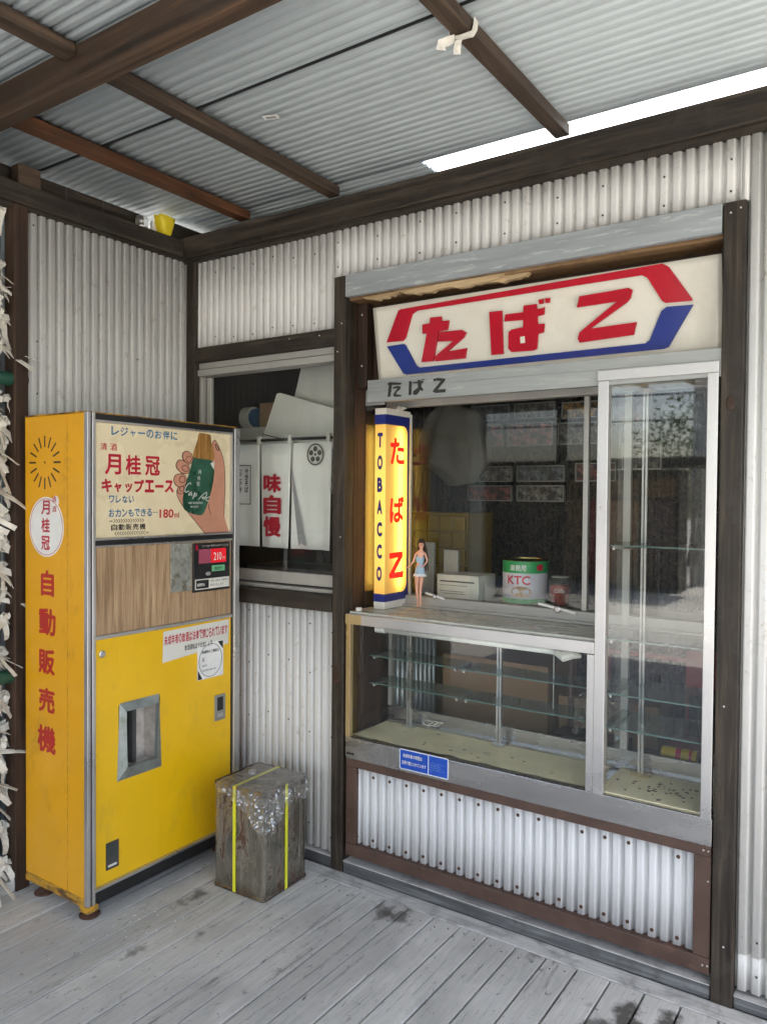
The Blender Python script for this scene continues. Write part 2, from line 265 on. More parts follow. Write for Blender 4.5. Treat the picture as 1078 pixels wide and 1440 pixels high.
# ------------------------------------------------------------------ builders
ORG = {}
class MB:
    def __init__(s): s.v = []; s.f = []
    def quad(s, *p):
        k = len(s.v); s.v += [Vector(q) for q in p]; s.f.append(tuple(range(k, k+len(p)))); return s
    def add(s, vs, fs, T=None):
        k = len(s.v); s.v += [(T @ Vector(q)) if T else Vector(q) for q in vs]; s.f += [tuple(i+k for i in f) for f in fs]; return s
    def box(s, x0, x1, y0, y1, z0, z1, b=0.0, T=None):
        if x0 > x1: x0, x1 = x1, x0
        if y0 > y1: y0, y1 = y1, y0
        if z0 > z1: z0, z1 = z1, z0
        if b <= 0:
            vs = [(x, y, z) for x in (x0, x1) for y in (y0, y1) for z in (z0, z1)]
            fs = [(0, 1, 3, 2), (4, 6, 7, 5), (0, 4, 5, 1), (2, 3, 7, 6), (0, 2, 6, 4), (1, 5, 7, 3)]
            return s.add(vs, fs, T)
        bm = bmesh.new(); bmesh.ops.create_cube(bm, size=1)
        for v in bm.verts: v.co = Vector(((x0+x1)/2+v.co.x*(x1-x0), (y0+y1)/2+v.co.y*(y1-y0), (z0+z1)/2+v.co.z*(z1-z0)))
        bmesh.ops.bevel(bm, geom=bm.edges[:], offset=b, segments=2, affect='EDGES', profile=0.5)
        bm.verts.index_update(); s.add([v.co.copy() for v in bm.verts], [[v.index for v in f.verts] for f in bm.faces], T); bm.free(); return s
    def tube(s, pts, r, n=10, cap=True):
        pts = [Vector(p) for p in pts]; rs = r if isinstance(r, (list, tuple)) else [r]*len(pts)
        base = len(s.v); t0 = (pts[1]-pts[0]).normalized()
        a = t0.orthogonal().normalized()
        for i, p in enumerate(pts):
            t = ((pts[min(i+1, len(pts)-1)]-pts[max(i-1, 0)]).normalized())
            a = (a-t*a.dot(t)).normalized(); bb = t.cross(a)
            for k in range(n):
                an = 2*math.pi*k/n; s.v.append(p+(a*math.cos(an)+bb*math.sin(an))*rs[i])
        for i in range(len(pts)-1):
            for k in range(n):
                a0 = base+i*n+k; a1 = base+i*n+(k+1) % n; s.f.append((a0, a1, a1+n, a0+n))
        if cap:
            s.f.append(tuple(base+k for k in range(n))[::-1]); s.f.append(tuple(base+(len(pts)-1)*n+k for k in range(n)))
        return s
    def lathe(s, prof, c=(0, 0, 0), n=32, sx=1, sy=1):
        base = len(s.v); c = Vector(c)
        for (r, z) in prof:
            for k in range(n):
                an = 2*math.pi*k/n; s.v.append(c+Vector((r*math.cos(an)*sx, r*math.sin(an)*sy, z)))
        for i in range(len(prof)-1):
            for k in range(n):
                a0 = base+i*n+k; a1 = base+i*n+(k+1) % n; s.f.append((a0, a1, a1+n, a0+n))
        s.f.append(tuple(base+k for k in range(n))[::-1]); s.f.append(tuple(base+(len(prof)-1)*n+k for k in range(n)))
        return s
    def prism(s, pts2, fr, d0, d1):
        """flat shape pts2 (u,v) on frame fr(u,v,n) from depth d0 out to d1, tessellated front"""
        from mathutils.geometry import tessellate_polygon
        p = [Vector((a[0], a[1], 0)) for a in pts2]
        n = len(p); k = len(s.v)
        s.v += [Vector(fr(q.x, q.y, d1)) for q in p]+[Vector(fr(q.x, q.y, d0)) for q in p]
        area = sum(p[i].x*p[(i+1) % n].y-p[(i+1) % n].x*p[i].y for i in range(n))
        for t in tessellate_polygon([p]):
            t = list(t); ta = (p[t[1]]-p[t[0]]).cross(p[t[2]]-p[t[0]]).z
            if ta < 0: t.reverse()
            s.f.append((k+t[0], k+t[1], k+t[2]))
        for i in range(n):
            j = (i+1) % n
            s.f.append((k+i, k+j, k+n+j, k+n+i) if area < 0 else (k+j, k+i, k+n+i, k+n+j))
        return s
    def line(s, pts2, fr, wd, d0, d1, closed=False):
        p = list(pts2)+([pts2[0]] if closed else [])
        for i in range(len(p)-1):
            a, b = Vector(p[i]), Vector(p[i+1]); d = (b-a)
            if d.length < 1e-6: continue
            d.normalize(); o = Vector((-d.y, d.x))*wd/2; e = d*wd*0.3
            s.prism([a-e-o, b+e-o, b+e+o, a-e+o], fr, d0, d1+0.00003*(i % 3))
        return s
    def build(s, name, mat, parent=None, smooth=False, auto=None, local=False, org=None):
        me = bpy.data.meshes.new(name); o = bpy.data.objects.new(name, me); col.objects.link(o)
        if parent is not None:
            g = ORG.get(parent.name, Vector((0, 0, 0))); o.parent = parent
            if local: g = Vector((0, 0, 0))
            ORG[o.name] = ORG.get(parent.name, Vector((0, 0, 0)))
        else:
            if org is None:
                xs = [v.x for v in s.v]; ys = [v.y for v in s.v]; zs = [v.z for v in s.v]
                g = Vector(((min(xs)+max(xs))/2, (min(ys)+max(ys))/2, min(zs)))
            else: g = Vector(org)
            o.location = g; ORG[o.name] = g
        me.from_pydata([tuple(v-g) for v in s.v], [], s.f); me.validate(); me.update()
        if mat is not None: me.materials.append(M[mat] if isinstance(mat, str) else mat)
        if smooth:
            for p in me.polygons: p.use_smooth = True
        return o
def tag(o, label=None, cat=None, group=None, kind=None):
    if label: o['label'] = label
    if cat: o['category'] = cat
    if group: o['group'] = group
    if kind: o['kind'] = kind
    return o
def thing(name, label, cat, loc, group=None, rz=0.0):
    o = bpy.data.objects.new(name, None); col.objects.link(o); o.location = loc; o.rotation_euler = (0, 0, rz)
    o.empty_display_size = 0.1; ORG[o.name] = Vector(loc) if rz == 0 else Vector((0, 0, 0))
    return tag(o, label, cat, group)
def copy_tree(o, parent=None):
    c = o.copy(); col.objects.link(c)
    if parent is not None: c.parent = parent
    for ch in [x for x in col.objects if x.parent == o]: copy_tree(ch, c)
    return c
def solid(o, t):
    md = o.modifiers.new('thick', 'SOLIDIFY'); md.thickness = t; md.offset = 0
    return o
PITCH = 0.0385
def prof(t):       # trapezoid-like wave with broad crests, 0..1
    t = t % 1.0
    for a, b, u, v in ((0, .34, 1, 1), (.34, .52, 1, 0), (.52, .64, 0, 0), (.64, .82, 0, 1), (.82, 1.01, 1, 1)):
        if t <= b:
            q = (t-a)/(b-a); q = q*q*(3-2*q); return u+(v-u)*q
    return 1
def corr(mb, fr, u0, u1, v0, v1, amp=0.0155, pitch=PITCH, ph=0.0, n=12, vs=1, jag=0.0):
    """sheet whose ridges run along v; fr(u,v,d)"""
    cnt = max(2, int((u1-u0)/pitch*n)); k = len(mb.v)
    for j in range(vs+1):
        for i in range(cnt+1):
            u = u0+(u1-u0)*i/cnt; v = v0+(v1-v0)*j/vs
            wob = 0.0012*noise.noise(Vector((u*3, v*3, 0)))
            mb.v.append(Vector(fr(u, v+(jag*noise.noise(Vector((u*9, 3, 1))) if j == vs else 0), amp*(prof(u/pitch+ph)-1)+wob)))
    for j in range(vs):
        for i in range(cnt):
            a = k+j*(cnt+1)+i; mb.f.append((a, a+1, a+cnt+2, a+cnt+1))
    return mb
def FR(Y0): return lambda u, v, d: (u, Y0-d, v)         # wall facing the viewer (-Y)
def RT(X0): return lambda u, v, d: (X0+d, u, v)         # wall facing +X
FONT = {}
def text(s_, fr, u0, u1, v0, v1, mat, parent, d0=0.0, d1=0.0008, fat=0.0, name='lettering', mirror=False, vertical=False, keep=False):
    """one mesh of lettering fitted into the rectangle"""
    cu = bpy.data.curves.new('t', 'FONT'); cu.body = s_; cu.size = 1.0; cu.offset = 0; cu.resolution_u = 3; cu.fill_mode = 'BOTH'
    cu.align_x = 'CENTER'
    if vertical: cu.body = '\n'.join(s_); cu.space_line = 1.02
    ob = bpy.data.objects.new('t', cu); col.objects.link(ob)
    bpy.context.view_layer.update()
    me = bpy.data.meshes.new_from_object(ob.evaluated_get(bpy.context.evaluated_depsgraph_get()))
    bpy.data.objects.remove(ob)
    vs = [v.co.copy() for v in me.vertices]; fs = [tuple(p.vertices) for p in me.polygons]
    if not vs: return None
    xs = [v.x for v in vs]; ys = [v.y for v in vs]; X0, X1, Y0, Y1 = min(xs), max(xs), min(ys), max(ys)
    mb = MB()
    if keep:
        sc_ = min((u1-u0)/max(1e-6, X1-X0), (v1-v0)/max(1e-6, Y1-Y0)); cu_, cv_ = (u0+u1)/2, (v0+v1)/2
        mp = lambda v: (cu_+(v.x-(X0+X1)/2)*sc_, cv_+(v.y-(Y0+Y1)/2)*sc_)
    else:
        mp = lambda v: (u0+(v.x-X0)/max(1e-6, X1-X0)*(u1-u0), v0+(v.y-Y0)/max(1e-6, Y1-Y0)*(v1-v0))
    sh_ = [(0, 0)]
    if fat > 0:
        f_ = fat*0.75; sh_ += [(f_, 0), (-f_, 0), (0, f_), (0, -f_), (f_*.7, f_*.7), (-f_*.7, f_*.7), (f_*.7, -f_*.7), (-f_*.7, -f_*.7)]
        X0 -= f_; X1 += f_; Y0 -= f_; Y1 += f_
    for q_, (a_, b_) in enumerate(sh_):
        mb.add([fr(*mp(v+Vector((a_, b_, 0))), d1+q_*0.00002) for v in vs], fs)
    bpy.data.meshes.remove(me)
    o = mb.build(name, mat, parent)
    return o
def text_chars(s_, fr, u0, u1, v0, v1, mat, parent, fat=0.0, d1=0.0008, gap=0.1, vertical=False, name='lettering'):
    """each character fitted to its own cell, joined into one mesh"""
    n = len(s_); parts = []; mb = MB()
    for i, ch in enumerate(s_):
        wide = ch in 'ー…'
        if ch == 'ー' and not vertical:
            wd = (u1-u0)/n; cv = (v0+v1)/2; th = (v1-v0)*(.12+fat*1.6); mb.prism([(u0+i*wd+wd*.08, cv-th/2), (u0+(i+1)*wd-wd*.08, cv-th/2), (u0+(i+1)*wd-wd*.08, cv+th/2), (u0+i*wd+wd*.08, cv+th/2)], fr, 0, d1); continue
        if ch == '…':
            wd = (u1-u0)/n; cv = (v0+v1)/2
            for q in range(3): c0 = u0+i*wd+wd*(.2+.3*q); mb.prism([(c0-.002, cv-.002), (c0+.002, cv-.002), (c0+.002, cv+.002), (c0-.002, cv+.002)], fr, 0, d1)
            continue
        if vertical:
            h = (v1-v0)/n; b = v1-(i+1)*h+h*gap/2; o = text(ch, fr, u0, u1, b, b+h*(1-gap), mat, parent, fat=fat, d1=d1)
        else:
            wd = (u1-u0)/n; a = u0+i*wd+wd*gap/2; sm = .70 if ch in 'ャュョッっゃゅょ' else 1.0; o = text(ch, fr, a+wd*(1-gap)*(1-sm)/2, a+wd*(1-gap)*(1+sm)/2, v0, v0+(v1-v0)*sm, mat, parent, fat=fat, d1=d1)
        if o:
            mb.add([v.co+(ORG[o.name]) for v in o.data.vertices], [tuple(p.vertices) for p in o.data.polygons]); d = o.data; ORG.pop(o.name, None); bpy.data.objects.remove(o); bpy.data.meshes.remove(d)
    return mb.build(name, mat, parent)
ART = {"sign":{"red":[[-1.7068,0.1481],[-1.6423,0.2616],[-1.6314,0.2652],[-0.6582,0.2832],[-0.6389,0.2707],[-0.5699,0.1625],[-0.5727,0.1585],[-0.65,0.1618],[-0.6611,0.1689],[-0.7046,0.2469],[-0.7216,0.2567],[-1.5599,0.2502],[-1.5815,0.24],[-1.619,0.1553],[-1.6327,0.1455]],"blue":[[-1.7068,0.1329],[-1.6299,0.1346],[-1.6214,0.1288],[-1.5813,0.0501],[-1.5674,0.0396],[-0.7163,0.0442],[-0.7026,0.0544],[-0.6647,0.1392],[-0.6475,0.1501],[-0.5675,0.1467],[-0.5731,0.139],[-0.6449,0.0255],[-0.6593,0.0211],[-1.6293,0.0176],[-1.6417,0.0237]],"ta1":[[-1.539,0.1971],[-1.5063,0.1982],[-1.5032,0.2184],[-1.4549,0.2169],[-1.4562,0.2008],[-1.4234,0.1988],[-1.433,0.1658],[-1.4719,0.1641],[-1.5022,0.0574],[-1.5546,0.0584],[-1.5224,0.1617],[-1.5412,0.1631]],"ta2":[[-1.4693,0.162],[-1.3726,0.1591],[-1.3564,0.1479],[-1.3679,0.1302],[-1.437,0.088],[-1.3578,0.0917],[-1.3673,0.0556],[-1.493,0.056],[-1.4951,0.0734],[-1.4133,0.123],[-1.4778,0.1272]],"ba1":[[-1.2589,0.2089],[-1.2099,0.208],[-1.2137,0.0573],[-1.2605,0.0576]],"ba2":[[-1.1968,0.1933],[-1.1297,0.1925],[-1.1265,0.2145],[-1.0795,0.214],[-1.0786,0.1968],[-1.0532,0.198],[-1.0508,0.2011],[-1.0536,0.1749],[-1.078,0.1716],[-1.0781,0.1454],[-1.0538,0.1452],[-1.0587,0.1152],[-1.0786,0.1123],[-1.086,0.0622],[-1.1003,0.058],[-1.1815,0.0606],[-1.1934,0.0744],[-1.1886,0.1313],[-1.1767,0.1386],[-1.1326,0.1422],[-1.1312,0.1657],[-1.2034,0.169]],"bahole":[[-1.1451,0.1096],[-1.1282,0.1106],[-1.1277,0.0879],[-1.1452,0.0874]],"dot1":[[-1.071,0.2272],[-1.0528,0.2279],[-1.0549,0.2122],[-1.0691,0.2121]],"dot2":[[-1.0474,0.2284],[-1.0294,0.2279],[-1.0323,0.2117],[-1.0469,0.2123]],"ko":[[-0.9273,0.2191],[-0.7635,0.2238],[-0.7514,0.2152],[-0.7587,0.1914],[-0.771,0.1785],[-0.8927,0.1104],[-0.7417,0.1139],[-0.7524,0.0743],[-0.9327,0.068],[-0.9385,0.082],[-0.9312,0.1025],[-0.8036,0.1857],[-0.9371,0.1837]],"panel":[[-1.7653,0.2845],[-0.4857,0.2989],[-0.4919,-0.0002],[-1.7608,-0.0088]]},"band":{"t1":[[-1.671,1.9445],[-1.661,1.9515],[-1.6064,1.9447],[-1.6079,1.9385],[-1.6492,1.9402],[-1.6555,1.8964],[-1.6688,1.8958],[-1.6626,1.9397]],"t2":[[-1.6458,1.9303],[-1.6243,1.935],[-1.6079,1.9303],[-1.6111,1.9223],[-1.6258,1.9123],[-1.6306,1.9044],[-1.6043,1.8985],[-1.6075,1.8938],[-1.6338,1.8936],[-1.6422,1.8983],[-1.6406,1.9064],[-1.6226,1.9259],[-1.6424,1.9253]],"b1":[[-1.5716,1.9481],[-1.56,1.9478],[-1.5604,1.897],[-1.5733,1.8965]],"b2":[[-1.5545,1.9441],[-1.5337,1.9439],[-1.5332,1.9501],[-1.5217,1.9484],[-1.5204,1.9437],[-1.51,1.9448],[-1.5099,1.9386],[-1.5194,1.9374],[-1.5176,1.9238],[-1.5096,1.9139],[-1.5112,1.9072],[-1.5223,1.912],[-1.5332,1.8979],[-1.546,1.8942],[-1.554,1.8993],[-1.5525,1.9101],[-1.5319,1.9222],[-1.5337,1.9377],[-1.5545,1.9392]],"b3":[[-1.5179,1.9508],[-1.5142,1.9519],[-1.5125,1.9477],[-1.5163,1.9472]],"b4":[[-1.5101,1.9521],[-1.506,1.9526],[-1.5047,1.949],[-1.5084,1.9482]],"k":[[-1.4662,1.9482],[-1.4462,1.9514],[-1.4156,1.9456],[-1.417,1.9391],[-1.4473,1.9082],[-1.4136,1.9085],[-1.415,1.8962],[-1.4548,1.8962],[-1.4679,1.9016],[-1.4658,1.9068],[-1.4338,1.939],[-1.4553,1.942],[-1.464,1.9395]]},"ad":{"palm":[[2.0918,1.4745],[2.0759,1.4961],[2.0653,1.5192],[2.0674,1.5357],[2.0864,1.5525],[2.1426,1.5803],[2.2094,1.6503],[2.2554,1.659],[2.2505,1.7211],[2.2574,1.737],[2.2667,1.7421],[2.2785,1.7331],[2.3178,1.6687],[2.3269,1.5844],[2.3204,1.429],[2.3484,1.3651],[2.2128,1.3655],[2.1255,1.4424]],"bottle":[[2.1533,1.6817],[2.1476,1.6545],[2.1315,1.6069],[2.1121,1.5629],[2.0951,1.4994],[2.0974,1.4595],[2.1277,1.4424],[2.1831,1.4296],[2.2034,1.4344],[2.2193,1.4582],[2.2559,1.5481],[2.2658,1.6178],[2.2647,1.6559]],"cap":[[2.1774,1.7626],[2.1954,1.7655],[2.241,1.7619],[2.2448,1.7552],[2.2458,1.7311],[2.2623,1.6905],[2.2657,1.656],[2.2094,1.6605],[2.1476,1.6613],[2.151,1.685],[2.173,1.7335]],"glint":[[2.2415,1.6446],[2.2648,1.6525],[2.2626,1.6177],[2.2509,1.6312]],"f1":[[2.1161,1.6893],[2.0988,1.6824],[2.0925,1.6688],[2.0968,1.6541],[2.1162,1.6382],[2.1336,1.6355],[2.1459,1.6477],[2.1476,1.668],[2.1379,1.681]],"f2":[[2.0818,1.6544],[2.0671,1.6446],[2.0608,1.6295],[2.0671,1.6149],[2.0905,1.5991],[2.1164,1.5964],[2.1302,1.6052],[2.1302,1.627],[2.114,1.6431]],"f3":[[2.0756,1.598],[2.0567,1.5899],[2.0496,1.575],[2.0547,1.557],[2.0716,1.544],[2.0992,1.5477],[2.1143,1.5596],[2.1151,1.583],[2.1034,1.5944]],"f4":[[2.0907,1.5559],[2.0758,1.5491],[2.0674,1.5324],[2.0737,1.5193],[2.0929,1.5161],[2.1045,1.5295],[2.1036,1.5461]],"n1":[[2.127,1.6704],[2.1118,1.6614],[2.1119,1.6497],[2.1271,1.6419],[2.1402,1.6509],[2.1379,1.6659]],"n2":[[2.1054,1.6328],[2.0913,1.6256],[2.0926,1.6141],[2.1077,1.6062],[2.1241,1.61],[2.1228,1.6267]],"n3":[[2.0884,1.5874],[2.077,1.5788],[2.0779,1.5656],[2.0949,1.562],[2.1078,1.5679],[2.1056,1.5845]],"n4":[[2.0907,1.5493],[2.08,1.5408],[2.0801,1.5309],[2.0907,1.526],[2.1014,1.5361],[2.0992,1.5477]],"n5":[[2.2738,1.7266],[2.2668,1.722],[2.2786,1.7001],[2.2905,1.6982],[2.2881,1.7075]],"crease":[[2.2339,1.4788],[2.2354,1.4581],[2.2461,1.432]],"c_c":[[2.1383,1.5567],[2.1317,1.5633],[2.1143,1.5496],[2.1057,1.5328],[2.1101,1.5228],[2.1274,1.5297]],"c_a":[[2.1406,1.5264],[2.1275,1.5196],[2.1262,1.5112],[2.1384,1.5163],[2.1406,1.523],[2.1428,1.5113]],"c_p":[[2.1582,1.5232],[2.1451,1.4927],[2.1582,1.5198],[2.1693,1.5198],[2.1649,1.5096],[2.1516,1.5079]],"c_A":[[2.1784,1.4961],[2.1963,1.5132],[2.2282,1.5288],[2.21,1.4926],[2.1918,1.5063],[2.2191,1.503]],"c_c2":[[2.2375,1.5064],[2.2237,1.503],[2.2168,1.4926],[2.2329,1.4892]]}}
# ================================================================== THE SETTING
g = MB(); g.quad((-60, -60, -0.16), (60, -60, -0.16), (60, 60, -0.16), (-60, 60, -0.16))
M['gravel'] = surf('sunlit_gravel_yard', (0.50, 0.48, 0.43), 0.2, 0.9, scale=(30, 30, 30), dirt=(0.38, 0.37, 0.33), dirt_t=(0.5, 0.7), dirt_s=(0.5, 0.5, 0.5), bump=0.5)
tag(g.build('ground', 'gravel'), kind='structure')

d = MB(); x = -1.074-21*0.1065
k = 0
while x < 1.2:
    d.box(x+0.0026+random.uniform(0, .0016), x+0.1065-0.0026-random.uniform(0, .0016), -3.6, 2.395, -0.03, random.uniform(-0.0015, 0.0008), b=0.0025); x += 0.1065; k += 1
dk = tag(d.build('deck', 'deck', org=(0, 0, 0)), kind='structure')
d = MB(); d.box(-2.86, 1.25, 2.398, 2.472, -0.03, 0.001, b=0.003); d.box(-3.3, 1.25, -3.6, 2.6, -0.16, -0.05)
tag(d.build('deck_border', 'deckx', org=(0, 0, 0)), kind='structure')
d = MB()
for i in range(11):
    for yy in (2.35,):
        for q in (0.03, 0.075):
            xx = -2.03+i*0.1065*1.0+q; d.lathe([(0.0028, -0.001), (0.0028, 0.0009), (0.001, 0.0012)], (xx, yy+random.uniform(-.012, .012), 0.0003), n=8)
tag(d.build('deck_nails', 'dkmetal', org=(0, 0, 0)), kind='structure')

# ================================================================== FRONT WALL
fwl = thing('front_wall', 'cream corrugated steel wall with dark timber posts around the cigarette counter and the window', 'wall', (-1.2, 2.5, 0))
def P(name, mb, mat, par, **k): return mb.build(name, mat, par, **k)
def sheet(par, fr, u0, u1, v0, v1, mat='cor', ph=0.0, name='corrugated_sheet', jag=0.0):
    mb = MB(); corr(mb, fr, u0, u1, v0, v1, ph=ph, jag=jag); o = mb.build(name, mat, par, smooth=True); solid(o, 0.0008); return o
sheet(fwl, FR(2.492), -2.737, -1.926, 2.18, 2.60, ph=0.25)
sheet(fwl, FR(2.490), -1.935, -0.40, 2.392, 2.60, ph=0.1)
sheet(fwl, FR(2.489), -0.43, 1.5, 0.163, 2.60, ph=0.3, jag=0.0)
sheet(fwl, FR(2.492), -0.43, 1.5, 0.052, 0.20, ph=0.3)
sheet(fwl, FR(2.492), -2.80, -1.92, 0.055, 1.05, ph=0.6)
# nails on the sheets
def nails(par, fr, pts, mat='dkmetal', r=0.0035, name='nail_head'):
    (u, v) = pts[0]; c = Vector(fr(u, v, 0.0)); c2 = Vector(fr(u, v, 0.0035))
    o = MB().tube([c, c.lerp(c2, .7), c2], [r, r, r*0.4], n=8).build(name, mat, par)
    for (u2, v2) in pts[1:]:
        q = o.copy(); col.objects.link(q); q.location = Vector(fr(u2, v2, 0.0))-c
    return o
def crest(u, ph): # nearest crest centre
    t = u/PITCH+ph; return (math.floor(t)+0.15-ph)*PITCH
pts = []
for i in range(7): pts += [(crest(-2.72+i*0.1155, .25), 2.225+random.uniform(-.008, .008)), (crest(-2.72+i*0.1155, .25), 2.52+random.uniform(-.02, .02))]
nails(fwl, FR(2.492), pts)
pts = []
for i in range(9): pts += [(crest(-1.9+i*0.18, .1), 2.43+random.uniform(-.008, .008)), (crest(-1.9+i*0.18, .1), 2.53+random.uniform(-.02, .02))]
nails(fwl, FR(2.490), pts)
pts = []
for v in (0.1, 0.19, 0.7, 1.3, 1.9, 2.45):
    for i in range(4): pts.append((crest(-0.35+i*0.23+v*0.05, .3), v+random.uniform(-.02, .02)))
nails(fwl, FR(2.489), pts)
pts = []
for v in (0.12, 0.55, 0.8, 0.98):
    for i in range(5): pts.append((crest(-2.38+i*0.115, .6), v+random.uniform(-.03, .03)))
nails(fwl, FR(2.492), pts)
b = 0.003
P('post', MB().box(-1.926, -1.868, 2.468, 2.53, 0.0, 2.388, b=b), 'dwz', fwl)
P('post', MB().box(-0.475, -0.413, 2.466, 2.53, 0.0, 2.388, b=b), 'dwz', fwl)
P('post', MB().box(-2.797, -2.737, 2.474, 2.53, 0.0, 2.59, b=b), 'dwz', fwl)
P('wall_beam', MB().box(-2.83, 1.6, 2.440, 2.535, 2.592, 2.688, b=b).box(-2.83, 1.6, 2.455, 2.50, 2.580, 2.591), 'dwx', fwl)
P('window_rail', MB().box(-2.736, -1.927, 2.470, 2.52, 2.122, 2.186, b=b), 'dwx', fwl)
P('window_rail', MB().box(-2.736, -1.927, 2.462, 2.54, 1.044, 1.112, b=b), 'dwx', fwl)
P('sill', MB().box(-1.866, -0.478, 2.474, 2.57, 0.0, 0.043, b=0.003), 'sill', fwl)
for q_ in ((-1.866, -0.478, .0434), (-2.80, -1.928, .0444), (-0.412, 1.5, .0364)): P('sill_cap', MB().box(q_[0], q_[1], 2.4725, 2.568, q_[2], q_[2]+.0035, b=.001), 'deckx', fwl)
P('sill', MB().box(-2.80, -1.928, 2.476, 2.57, 0.0, 0.044, b=0.004), 'sill', fwl)
P('sill', MB().box(-0.412, 1.5, 2.474, 2.57, 0.0, 0.036, b=0.004), 'sill', fwl)
P('header_board', MB().box(-1.865, -0.479, 2.461, 2.486, 2.302, 2.387, b=0.002), 'greyboard', fwl)
# soffit of raw timber behind the header, with a splintered edge
mb = MB(); mb.box(-1.864, -0.478, 2.488, 2.63, 2.290, 2.34, b=0.003)
P('soffit_board', mb, 'rawx', fwl)
mb = MB()
random.seed(3)
for (xa, xb, y0, zz) in ((-1.80, -1.62, 2.487, 2.278), (-1.63, -1.40, 2.49, 2.274), (-1.47, -1.19, 2.486, 2.272), (-1.30, -1.10, 2.50, 2.27)):
    n = 14; top = []; bot = []
    for i in range(n+1):
        xx = xa+(xb-xa)*i/n; e = math.sin(math.pi*i/n)**0.5
        top.append((xx, 2.296)); bot.append((xx, zz+0.02*(1-e)+random.uniform(-.004, .004)))
    mb.prism(bot+top[::-1], FR(y0+0.02), 0.0, 0.022+random.uniform(0, .004))
P('torn_lining', mb, 'pale', fwl)
P('backing_board', MB().box(-1.866, -0.478, 2.60, 2.625, 1.945, 2.289), 'bwz', fwl)
P('jamb', MB().box(-1.867, -1.822, 2.55, 2.599, 1.95, 2.289, b=0.002), 'bwz', fwl)
P('jamb', MB().box(-0.500, -0.4755, 2.56, 2.599, 1.06, 2.289, b=0.002), 'bwz', fwl)
P('jamb', MB().box(-1.884, -1.868, 2.531, 2.80, 0.04, 2.289), 'bwz', fwl)
nails(fwl, FR(2.549), [(-1.845, 2.245), (-1.845, 2.04)], 'alu', 0.004)
nails(fwl, FR(2.467), [(-1.885, 2.20), (-1.885, 1.35), (-1.905, 2.09)], 'alu', 0.003)
nails(fwl, FR(2.465), [(-0.455, 2.355), (-0.428, 2.365), (-0.44, 0.18), (-0.45, 0.9)], 'alu', 0.003)
nails(fwl, FR(2.469), [(-2.0, 2.165), (-2.16, 2.168)], 'alu', 0.003)
P('knot', MB().lathe([(0.021, 0), (0.018, 0.0015), (0.006, 0.0022)], (0, 0, 0), n=24, sx=1.0, sy=1.75), 'bwz', fwl, local=True)
kn = [o for o in col.objects if o.name.startswith('knot')][-1]; kn.location = Vector((-1.902, 2.468, 0.795))-Vector((-1.2, 2.5, 0)); kn.rotation_euler = (rad(90), 0, 0)
kn2 = kn.copy(); col.objects.link(kn2); kn2.location = Vector((-0.447, 2.466, 1.80))-Vector((-1.2, 2.5, 0)); kn2.scale = (0.6, 0.6, 1)

# ================================================================== LEFT WALL
lw = thing('left_wall', 'short wall of cream corrugated steel rising behind the yellow vending machine', 'wall', (-2.8, 2.1, 0))
sheet(lw, RT(-2.795), 1.69, 2.478, 0.05, 2.585, ph=0.4)
nails(lw, RT(-2.795), [(1.716, 2.54), (1.73, 2.1), (1.73, 1.9), (2.445, 2.56), (2.2, 2.1)])
P('wall_beam', MB().box(-2.83, -2.775, 1.0, 2.439, 2.600, 2.676, b=b).box(-2.83, -2.79, 1.0, 2.43, 2.585, 2.599), 'dwy', lw)
P('post', MB().box(-2.85, -2.782, 1.632, 1.688, 0.0, 2.598, b=b), 'bwz', lw)
P('block', MB().box(-2.84, -2.79, 1.655, 1.745, 2.678, 2.755, b=b), 'rby', lw)
P('ground_plate', MB().box(-2.90, -2.79, 0.8, 2.43, 0.001, 0.045, b=0.004), 'deckx', lw)
mb = MB()
for yy in (1.86, 2.03): mb.tube([(-2.80, yy, 2.676), (-2.80, yy, 2.73)], 0.0016, n=6)
P('bare_nail', mb, 'dkmetal', lw)
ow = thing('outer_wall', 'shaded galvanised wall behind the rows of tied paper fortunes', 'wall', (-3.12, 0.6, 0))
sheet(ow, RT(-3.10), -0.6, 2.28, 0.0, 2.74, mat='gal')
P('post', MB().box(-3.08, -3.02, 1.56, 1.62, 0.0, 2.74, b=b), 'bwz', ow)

# ================================================================== ROOF
rf = thing('porch_roof', 'grey corrugated porch roof carried on brown timber rafters', 'roof', (-1.0, 0.5, 2.69))
def RUP(z): return lambda u, v, d: (v, u, z-d*0.45)   # ridges run along X, seen from below
random.seed(5)
for (ya, yb, z) in ((-3.9, -2.0, 2.776), (-2.02, -0.10, 2.779), (-0.13, 1.772, 2.776), (1.748, 2.532, 2.781)):
    mb = MB(); corr(mb, RUP(z), ya, yb, -3.35, 1.35, n=10); o = P('roof_sheet', mb, 'roof', rf, smooth=True); solid(o, 0.0008)
mb = MB(); corr(mb, RUP(2.790), 2.50, 3.3, -1.56, 1.35, n=10); o = P('clear_roof_sheet', mb, 'clearroof', rf, smooth=True)
mb = MB(); corr(mb, RUP(2.782), 2.49, 3.3, -3.3, -1.56, n=10); solid(P('roof_sheet', mb, 'roof', rf, smooth=True), 0.0008)
for i, (x0, x1, mt) in enumerate(((-2.493, -2.435, 'rbo'), (-1.992, -1.940, 'rby'), (-1.022, -0.972, 'rby'), (-0.02, 0.03, 'rby'), (0.95, 1.0, 'rby'))):
    P('rafter', MB().box(x0, x1, -3.8, 1.319, 2.730, 2.768, b=b).box(x0, x1, 1.371, 2.52, 2.730, 2.768, b=b), mt, rf)
P('main_beam', MB().box(-3.3, 1.3, 1.320, 1.370, 2.66, 2.766, b=0.004), 'rbx', rf)
P('main_beam', MB().box(-3.3, 1.3, -2.55, -2.46, 2.60, 2.695, b=0.004), 'rbx', rf)
